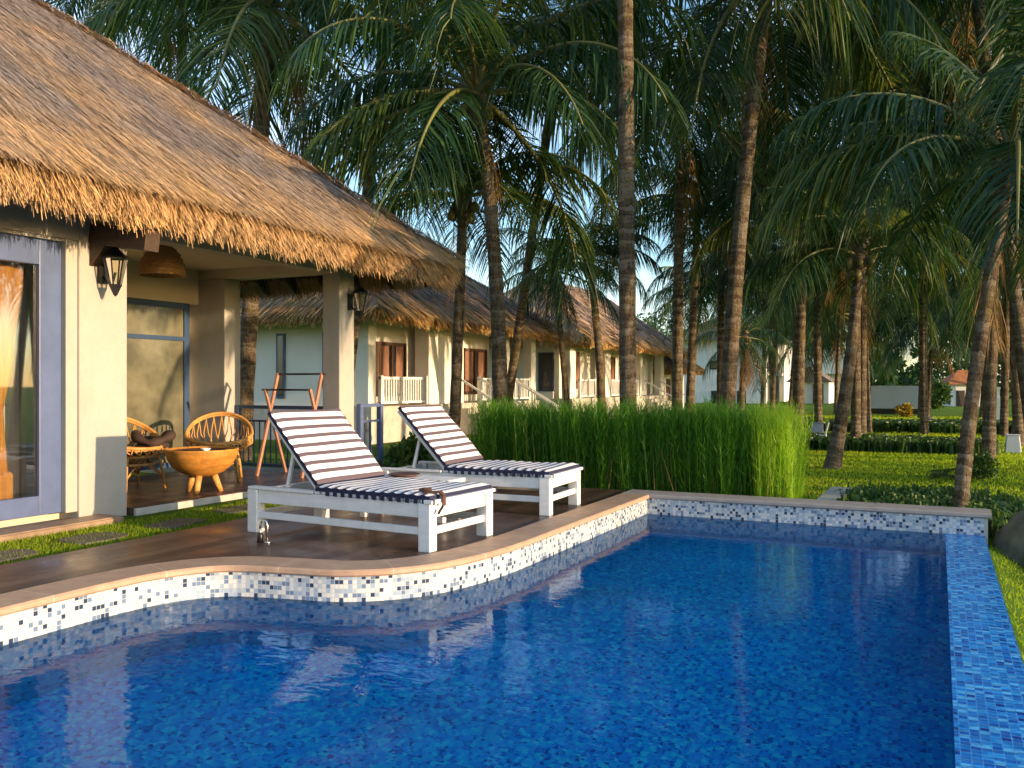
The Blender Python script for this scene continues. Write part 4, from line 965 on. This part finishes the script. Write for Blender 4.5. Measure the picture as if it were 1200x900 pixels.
def crown_mesh(seed, n=22, dry=2):
    rnd = random.Random(seed); Vs = []; rs = []; ex = MB()
    for row, az, s in crown_plan(n, rnd) + [(-1, rnd.uniform(0, 6.28), rnd.uniform(.6, .85)) for _ in range(0)]:
        pts, V, rn, _ = FR[row][rnd.randint(0, 1)]
        c, s_ = math.cos(az), math.sin(az); Rm = np.array([[c, s_, 0], [-s_, c, 0], [0, 0, 1]]) * s
        Vs.append(V @ Rm); rs.append(np.clip(rn * .5 + rnd.random() * .5, 0, 1)); r_ = rib(pts @ Rm); ex.add(r_.v, r_.f, 1, True)
    me = np_mesh('crown', np.concatenate(Vs), 4, [M['frond'], M['rachis']], np.concatenate(rs), None, ex); return me
for s in range(4): CROWNS.append(crown_mesh(100 + s))
ND = bpy.data.meshes
def trunk_mesh(base, top, r0, r1, bow=(0, 0), flare=1.5):
    b, t = Vector((0, 0, -.25)), Vector(top) - Vector(base); n = 30; pts = []; rad = []
    c = (b + t) / 2 + Vector((bow[0], bow[1], 0))
    H = t.z
    for i in range(n + 1):
        s = i / n; p = b * (1 - s) ** 2 + c * (2 * s * (1 - s)) + t * s ** 2; pts.append(p)
        rr = r0 + (r1 - r0) * s; rr *= 1 + (flare - 1) * math.exp(-s * H / .35); rad.append(rr * (1 + .03 * math.sin(i * 2.1) + random.uniform(-.02, .02)))
    m = MB(); m.tube(pts, rad, 14); return m, t
def coconut_mesh(seed):
    rnd = random.Random(seed); m = MB()
    m.lathe([(.0, -.55), (.10, -.50), (.15, -.25), (.17, .0), (.13, .3), (.05, .55), (0, .6)], (0, 0, 0), 10, 0)
    for i in range(9):
        a = rnd.uniform(0, 6.28); r_ = rnd.uniform(.16, .26); c = (r_ * math.cos(a), r_ * math.sin(a), rnd.uniform(-.38, -.1)); s = rnd.uniform(.075, .10)
        m.lathe([(0, s * 1.2), (s * .6, s * .9), (s, 0), (s * .75, -s * .8), (0, -s * 1.15)], c, 8, 1)
    return m
def palm(label, base, top, r0, r1, L, n=24, detail=True, bow=(0, 0), flare=1.12, group='coconut palms around the lawn and bungalows', nuts=True, dry=1, seed=0, low=1.0, extra=()):
    r0 *= .86; r1 *= .88
    z = float(gz(np.float64(base[0]), np.float64(base[1]))); b3 = (base[0], base[1], z)
    t = empty('palm_tree', label, 'palm tree', b3, 0, group); m, tp = trunk_mesh(b3, top, r0, r1, bow, flare)
    m.build('trunk', M['trunk'], t)
    rnd = random.Random(seed * 13 + 5); sp = rnd.uniform(0, 6.28)
    if detail:
        for row, az, s in crown_plan(n, rnd, low):
            o = link_obj('frond', FR[row][rnd.randint(0, 1)][3], t); o.location = tp; o.rotation_euler = (rnd.uniform(-.12, .12), rnd.uniform(-.08, .08), az + sp); s *= L; o.scale = (s, s, s)
        for row, az, s in extra:
            o = link_obj('frond', FR[row][rnd.randint(0, 1)][3], t); o.location = tp; o.rotation_euler = (0, 0, az); s *= L; o.scale = (s, s, s)
        if nuts:
            o = coconut_mesh(seed).build('coconut_cluster', [M['trunk'], M['fruit']], t); o.location = tp
    else:
        o = link_obj('crown', CROWNS[seed % 4], t); o.location = tp; o.rotation_euler = (0, 0, sp); o.scale = (L, L, L * rnd.uniform(.92, 1.05))
    for k in range(dry):
        o = link_obj('dry_frond', DRY[rnd.randint(0, 2)][3], t); o.location = tp - Vector((0, 0, .12)); o.rotation_euler = (0, 0, rnd.uniform(0, 6.28)); s = L * rnd.uniform(.55, .8); o.scale = (s, s, s)
    return t
def T(px, py, d): x, y = spot(px, d); return (x, y, high(py, d))
palm('straight thick coconut palm rising from the middle of the green hedge', spot(737, 11.8), T(731, -235, 12.2), .138, .115, 4.2, 19, seed=1, dry=0, flare=1.3)
palm('full crowned coconut palm with slightly bent trunk at the hedge, left of the thick one', spot(585, 14), T(560, 112, 14.2), .165, .105, 3.7, 26, seed=2, bow=(.25, .1), flare=1.3, low=.86, dry=1)
palm('tall curving coconut palm with pale ringed trunk behind the hedge', spot(848, 15), T(903, -35, 16), .165, .13, 4.4, 20, seed=3, dry=1, bow=(-.25, 0), flare=1.35)
palm('young leaning coconut palm just behind the far edge of the pool', spot(1120, 9.25), T(1186, 188, 9.75), .092, .075, 2.75, 17, seed=4, bow=(-.12, 0), flare=1.15, nuts=False, dry=1, low=.8, extra=((4, R(190), 1.1), (3, R(165), 1.05)))
palm('coconut palm with flared swollen base leaning right on the open lawn', spot(972, 16.2), T(1007, 300, 16.6), .15, .10, 2.5, 18, seed=5, bow=(.15, .0), flare=1.75, low=.7, dry=1)
palm('slim upright palm standing right behind the flared one', spot(1003, 21), T(1003, 272, 21), .14, .11, 2.7, 17, seed=6, low=.72, dry=1)
palm('palm with orange lit trunk beside the slim upright one', spot(1016, 28), T(1008, 290, 28), .19, .13, 3.3, 20, False, seed=7)
palm('dark straight palm standing right behind the hedge end', spot(934, 24), T(941, 232, 24), .19, .15, 3.8, 20, seed=8, low=.75, dry=1)
palm('tall slender pale palm between the thick and the curving trunks', spot(793, 22), T(797, 122, 22), .165, .12, 4.2, 24, seed=9)
palm('palm leaning close behind the pale slender trunk', spot(806, 27), T(818, 240, 27), .15, .12, 3.6, 20, seed=10, low=.8)
palm('slim palm in front of the first cream bungalow beside the main roof', spot(530, 16), T(543, 232, 16.3), .13, .10, 2.9, 20, seed=11, low=.72, dry=1)
palm('short leaning palm with yellow lit trunk before the second bungalow', spot(706, 24), T(690, 305, 24), .15, .10, 2.4, 18, seed=12, bow=(.2, 0), low=.75, dry=1)
palm('dark bushy palm rising behind the main thatched roof', spot(284, 18), T(316, 8, 18.5), .19, .20, 4.4, 26, seed=13, bow=(-.1, 0), dry=4)
palm('thin dark palm behind the curving trunk', spot(843, 30), T(845, 310, 30), .13, .12, 3.0, 20, False, seed=14)
palm('tall palm behind the roof ridge with a yellow frond over the top', spot(398, 21), T(462, -70, 21), .17, .14, 4.6, 20, seed=15)
palm('palm at the upper left beyond the thatched roof slope', spot(205, 24), T(215, -40, 24), .17, .14, 4.8, 24, seed=16)
palm('tall dense palm between the thick trunk and the bent one', spot(588, 26), T(655, 60, 22), .16, .13, 4.2, 18, seed=17, low=.85)
palm('dark palm at the far right with a mound shrub at its foot', spot(1158, 17.5), T(1166, 180, 17.8), .15, .12, 3.7, 20, seed=18, low=.8)
palm('tall palm whose crown hangs over the right of the lawn', spot(1010, 24), T(1012, 30, 24), .14, .11, 4.6, 20, seed=19)
palm('high crowned palm at the upper right corner', spot(1218, 15.5), T(1140, -40, 15.5), .14, .11, 4.2, 18, seed=20)
palm('dry looking drooping palm between the two nearer bungalows', spot(668, 30.5), T(650, 318, 30.5), .13, .11, 2.7, 14, seed=21, dry=8)
palm('low young palm spreading before the white house', spot(868, 36), T(872, 396, 36), .15, .13, 2.5, 13, seed=22, dry=5)
palm('right edge palm with a bright drooping frond', (1.95, 12.4), (2.1, 12.2, 3.9), .11, .09, 2.3, 12, seed=23, nuts=False, dry=1)
for i, (px, d, tx, ty, L, lb) in enumerate([
    (1078, 40, 1082, 372, 3.5, 'pale trunked palm at the left of a pair by the white board'), (1087, 41, 1094, 360, 3.5, 'pale trunked palm at the right of a pair by the white board'),
    (905, 42, 909, 345, 3.2, 'slim palm in front of the red railed balcony'), (957, 50, 966, 372, 4.2, 'thin palm in front of the pale green roof'),
    (979, 46, 984, 368, 4.4, 'thin palm beside the pale green roof'), (1176, 26, 1182, 240, 3.6, 'lit palm behind the dark one at far right'),
    (1188, 24, 1215, 262, 3.4, 'right leaning palm at the lawn edge'), (1142, 36, 1146, 335, 3.3, 'palm beside the orange roofed hut')]):
    palm(lb, spot(px, d), T(tx, ty, d), .135, .10, L, 20, False, seed=30 + i)
FARG = 'distant palms in the grove'
fr_ = random.Random(5)
for i, (px, d, ty, L) in enumerate([(893, 48, 190, 5), (925, 46, 225, 5), (1150, 40, 190, 5), (1190, 46, 260, 5),
                                    (120, 30, -60, 5), (812, 62, 345, 5), (940, 70, 345, 5), (1000, 66, 352, 5), (1165, 60, 345, 5), (1200, 30, 120, 5), (960, 28, 70, 5), (1084, 27, 60, 4.6), (1195, 22, 40, 4.4), (905, 52, 300, 5)]):
    palm('distant coconut palm deep in the shaded grove behind', spot(px, d), T(px + fr_.uniform(-14, 14), ty, d), .145, .11, L, 20, False, group=FARG, seed=50 + i, dry=1, bow=(fr_.uniform(-.4, .4), 0))
# unseen palms right of the view; the low ones shadow the grass
for i, (x, y, z, L) in enumerate([(27, 11.6, 4.4, 2.4), (30, 14.9, 4.9, 2.4), (26, 19.4, 4.3, 1.1), (10, 13.4, 10.4, 4.2), (16, 18.2, 13, 4.6), (13, 24, 13, 4.6)]):  # the tall ones are added to darken the crowns in view
    palm('unseen coconut palm off to the right of the lawn, placed for its shade', (x, y), (x + fr_.uniform(-.5, .5), y + fr_.uniform(-.5, .5), z), .16, .12, L, 20, False, group='palms to the right of the lawn', seed=90 + i, dry=0)

# ------------------------------------------------------------------ hedge, plants, grass
def slivers(p, d, L, wd, bend=0):
    k = len(p); sd = unit(np.cross(d, RNG.normal(0, 1, (k, 3)))) * (wd / 2)[:, None]; e = p + d * L[:, None]
    return np.stack([p - sd, p + sd, e], 1)
X0, X1, Y0, Y1 = -5.75, -1.50, 10.42, 11.12
n = 5200; sx = RNG.uniform(X0, X1, n); sy = RNG.uniform(Y0, Y1, n)
# plants stand in clumps: thin spots between them along the row
cl = .5 + .5 * np.sin(sx * 11.3 + 1.2 * np.sin(sx * 3.1)) * np.sin(sx * 4.7 + 2)
gap = np.exp(-((sx + 3.62) / .07) ** 2) * .92 + np.exp(-((sx + 2.02) / .06) ** 2) * .7 + np.exp(-((sx + 4.6) / .05) ** 2) * .5 + .45 * (1 - cl) * (sy < Y0 + .25)
kp = RNG.random(n) > gap; sx, sy, cl = sx[kp], sy[kp], cl[kp]; n = len(sx)
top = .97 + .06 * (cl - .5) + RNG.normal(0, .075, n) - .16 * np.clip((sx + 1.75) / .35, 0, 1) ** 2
tone = np.clip(.02 + .36 * cl + RNG.normal(0, .10, n) + .75 * np.clip((sx + 2.15) / .3, 0, 1), 0, 1)  # the sunlit right end is put into leaf colour as a lighter tone
lean = RNG.normal(0, .07, (n, 2)); P = []; Dd = []; Lq = []; Wq = []; rn = []
for k in range(22):
    f = (k + RNG.random(n)) / 22; z = -.3 + (top + .3) * f * .97; c = np.stack([sx + lean[:, 0] * f * 1.2, sy + lean[:, 1] * f * 1.2, z], 1)
    a = RNG.uniform(0, 6.283, n); tilt = RNG.uniform(.25, 1.15, n) * (1 - .35 * f)
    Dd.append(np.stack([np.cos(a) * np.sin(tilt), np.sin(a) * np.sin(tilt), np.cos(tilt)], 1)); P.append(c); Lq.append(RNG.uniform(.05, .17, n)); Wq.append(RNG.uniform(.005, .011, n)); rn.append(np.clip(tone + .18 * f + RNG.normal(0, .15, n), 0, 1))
P.append(np.stack([sx, sy, np.full(n, -.3)], 1)); Dd.append(unit(np.stack([lean[:, 0], lean[:, 1], np.ones(n)], 1))); Lq.append(top + .3); Wq.append(np.full(n, .010)); rn.append(tone)
V = slivers(np.concatenate(P), np.concatenate(Dd), np.concatenate(Lq), np.concatenate(Wq))
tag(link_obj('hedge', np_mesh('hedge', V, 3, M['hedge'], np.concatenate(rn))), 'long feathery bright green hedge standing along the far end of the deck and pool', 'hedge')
k = 420; hx_ = RNG.uniform(X0, X1, k); hd_ = unit(np.stack([RNG.normal(0, .12, k), RNG.normal(0, .12, k), np.ones(k)], 1))
link_obj('dry_stem', np_mesh('dry_stem', slivers(np.stack([hx_, RNG.uniform(Y0 - .03, Y1, k), np.full(k, -.28)], 1), hd_, RNG.uniform(.5, 1.2, k), np.full(k, .012)), 3, M['dry'], RNG.random(k)), bpy.data.objects['hedge'])

def leaf_cloud(c, rad, n, size, clumps=14, flat=.3):
    c = np.array(c, float); rad = np.array(rad, float)
    cc = unit(RNG.normal(0, 1, (clumps, 3))) * RNG.uniform(.35, .8, (clumps, 1)); k = RNG.integers(0, clumps, n)
    p = cc[k] + unit(RNG.normal(0, 1, (n, 3))) * (RNG.random((n, 1)) ** .4) * .38; p[:, 2] = np.maximum(p[:, 2], -.9)
    p = c + p * rad; d = unit(RNG.normal(0, 1, (n, 3)) + unit(p - c) * .8); L = size * RNG.uniform(.6, 1.3, n)
    sd = unit(np.cross(d, RNG.normal(0, 1, (n, 3)))) * (L * .28)[:, None]; mid = p + d * (L * .5)[:, None]; e = p + d * L[:, None]
    return np.stack([p, mid + sd, e, mid - sd], 1), np.clip(RNG.random(clumps)[k] * .5 + RNG.random(n) * .5, 0, 1)
def bush(label, c, rad, n, size, mat, clumps=14, name='bush'):
    t = empty(name, label, 'bush', (c[0], c[1], c[2] - rad[2] * .9))
    V, r_ = leaf_cloud((0, 0, rad[2] * .9), rad, n, size, clumps); link_obj('foliage', np_mesh('foliage', V, 4, mat, r_), t)
    m = MB()
    for i in range(5): a = i * 1.26; m.tube([(0, 0, -.05), (rad[0] * .3 * math.cos(a), rad[1] * .3 * math.sin(a), rad[2] * .9)], [.02, .008], 5)
    m.build('stem', M['trunk'], t); return t
bush('leafy green bush between the blue railing panel and the farther lounger', (-6.95, 10.85, .16), (.50, .42, .48), 2600, .085, M['bush'])
bush('low dark bush in the gap at the left end of the hedge', (-6.35, 10.75, .02), (.30, .3, .36), 1300, .07, M['bush'])
x, y = spot(1147, 14.2); bush('round clipped brownish shrub at the foot of the dark far right palm', (x, y, float(gz(x, y)) + .22), (.28, .28, .27), 2600, .05, M['bush'], 40, 'round_shrub')
x, y = spot(1060, 41); bush('golden yellow shrub in front of the white board', (x, y, .0), (.42, .4, .38), 900, .13, M['gold'], 14, 'golden_shrub')
x, y = spot(1098, 52); bush('yellow green shrub beside the orange roofed hut', (x, y, .7), (.75, .7, .9), 1200, .2, M['bush'], 14, 'garden_shrub')
x, y = spot(1106, 14.2); t = empty('cycad', 'small spiky cycad on the lawn left of the round shrub', 'plant', (x, y, float(gz(x, y))))
for i in range(14):
    o = link_obj('frond', FR[[1, 2, 3, 4, 5][i % 5]][i % 2][3], t); o.scale = (.30,) * 3; o.rotation_euler = (0, 0, i * 2.4); o.location = (0, 0, .05)
# strap leaved ground cover
def cover(name, label, xs_, ys_, n, h, wd, mat, arch=.6):
    x = RNG.uniform(*xs_, n); y = RNG.uniform(*ys_, n); cl = .08
    # gather into tufts
    tx = RNG.uniform(*xs_, max(3, n // 14)); ty = RNG.uniform(*ys_, max(3, n // 14)); k = RNG.integers(0, len(tx), n)
    x = tx[k] + RNG.normal(0, cl, n); y = ty[k] + RNG.normal(0, cl, n); z = gz(x, y)
    a = RNG.uniform(0, 6.283, n); L = h * RNG.uniform(.6, 1.25, n); out = RNG.uniform(.25, 1.0, n) * arch
    hx, hy = np.cos(a), np.sin(a); sdx, sdy = -hy * wd / 2, hx * wd / 2
    p0 = np.stack([x, y, z - .02], 1); p1 = np.stack([x + hx * L * out * .4, y + hy * L * out * .4, z + L * .85], 1); p2 = np.stack([x + hx * L * out * 1.1, y + hy * L * out * 1.1, z + L * (.95 - out * .6)], 1)
    s = np.stack([sdx, sdy, 0 * sdx], 1)
    V = np.concatenate([np.stack([p0 - s * .6, p0 + s * .6, p1 + s, p1 - s], 1), np.stack([p1 - s, p1 + s, p2 + s * .1, p2 - s * .1], 1)])
    r_ = np.clip(RNG.random(len(tx))[k] * .5 + RNG.random(n) * .5, 0, 1)
    o = link_obj(name, np_mesh(name, V, 4, mat, np.tile(r_, 2))); return tag(o, label, 'ground cover', None, 'stuff')
cover('ground_cover', 'leafy strap leaved ground cover growing right behind the far pool edge', (-.9, 2.3), (10.3, 12.2), 5200, .30, .030, M['cover'])
cover('ground_cover', 'tufted plants on the slope between boulder and overflow edge', (.78, 1.7), (8.4, 10.6), 900, .26, .03, M['cover'])
cover('ground_cover', 'near dark band of low bedding plants across the lawn', (-3.6, 1.1), (21.5, 24.2), 6500, .30, .05, M['cover'])
cover('ground_cover', 'far dark band of low bedding plants before the white board', (-3.4, 2.2), (30.5, 33.5), 5000, .35, .08, M['cover'])
cover('ground_cover', 'low bedding plants behind the hedge end', (-6.5, -3.6), (26, 31), 4200, .5, .08, M['cover'])
cover('ground_cover', 'low weedy plants under the far side of the hedge', (-6.0, -1.2), (10.30, 10.44), 700, .14, .012, M['cover'])
def turf(name, label, spots, mat=M['grass']):
    Vs = []; rn = []
    for (x0, x1, y0, y1, n, h, wd) in spots:
        x = RNG.uniform(x0, x1, n); y = y0 + (y1 - y0) * RNG.random(n) ** 1.25; z = gz(x, y); d = np.stack([RNG.normal(0, .5, n), RNG.normal(0, .5, n), np.ones(n)], 1)
        Vs.append(slivers(np.stack([x, y, z - .01], 1), unit(d), h * RNG.uniform(.5, 1.2, n) * (1 + y * .004), wd * np.maximum(1, y / 11) * RNG.uniform(.7, 1.3, n))); rn.append(np.clip(RNG.random(n) * .6 + .2 + .2 * np.sin(x * 1.7 + y) * np.sin(y * .8), 0, 1))
    tag(link_obj(name, np_mesh(name, np.concatenate(Vs), 3, mat, np.concatenate(rn))), label, 'grass', None, 'stuff')
turf('grass', 'sunlit short grass of the wide lawn under the palms', [(-4.5, 5.5, 11.2, 22, 60000, .055, .016), (-7, 7, 20, 46, 60000, .07, .02), (.45, 3.2, 3.5, 11.2, 22000, .05, .010)])
turf('grass', 'patchy grass strip between the deck and the bungalow step', [(-7.17, -6.07, 3.2, 10.0, 22000, .045, .008), (-7.3, -3.5, 10.26, 10.42, 1500, .06, .01), (-3.4, -1.4, 10.26, 10.42, 900, .05, .01)])

# far wood behind everything
n = 52000; x = RNG.uniform(-70, 45, n); y = RNG.uniform(104, 128, n)
hgt = 7.5 + 2.6 * np.sin(x * .31) + 1.8 * np.sin(x * .83 + 1) + 1.2 * np.sin(x * 2.1); z = -.5 + hgt * RNG.random(n) ** .8
p = np.stack([x + np.sin(z * 2) * .8, y, z], 1); d = unit(RNG.normal(0, 1, (n, 3))); L = RNG.uniform(.35, .9, n); sdv = unit(np.cross(d, RNG.normal(0, 1, (n, 3)))) * (L * .3)[:, None]
V = np.stack([p, p + d * (L * .5)[:, None] + sdv, p + d * L[:, None], p + d * (L * .5)[:, None] - sdv], 1)
tag(link_obj('far_wood', np_mesh('far_wood', V, 4, M['bush'], np.clip(.5 + .3 * np.sin(x * .9) + RNG.normal(0, .2, n), 0, 1))), 'far tangled wood closing off the grounds behind the houses', 'woodland', None, 'stuff')
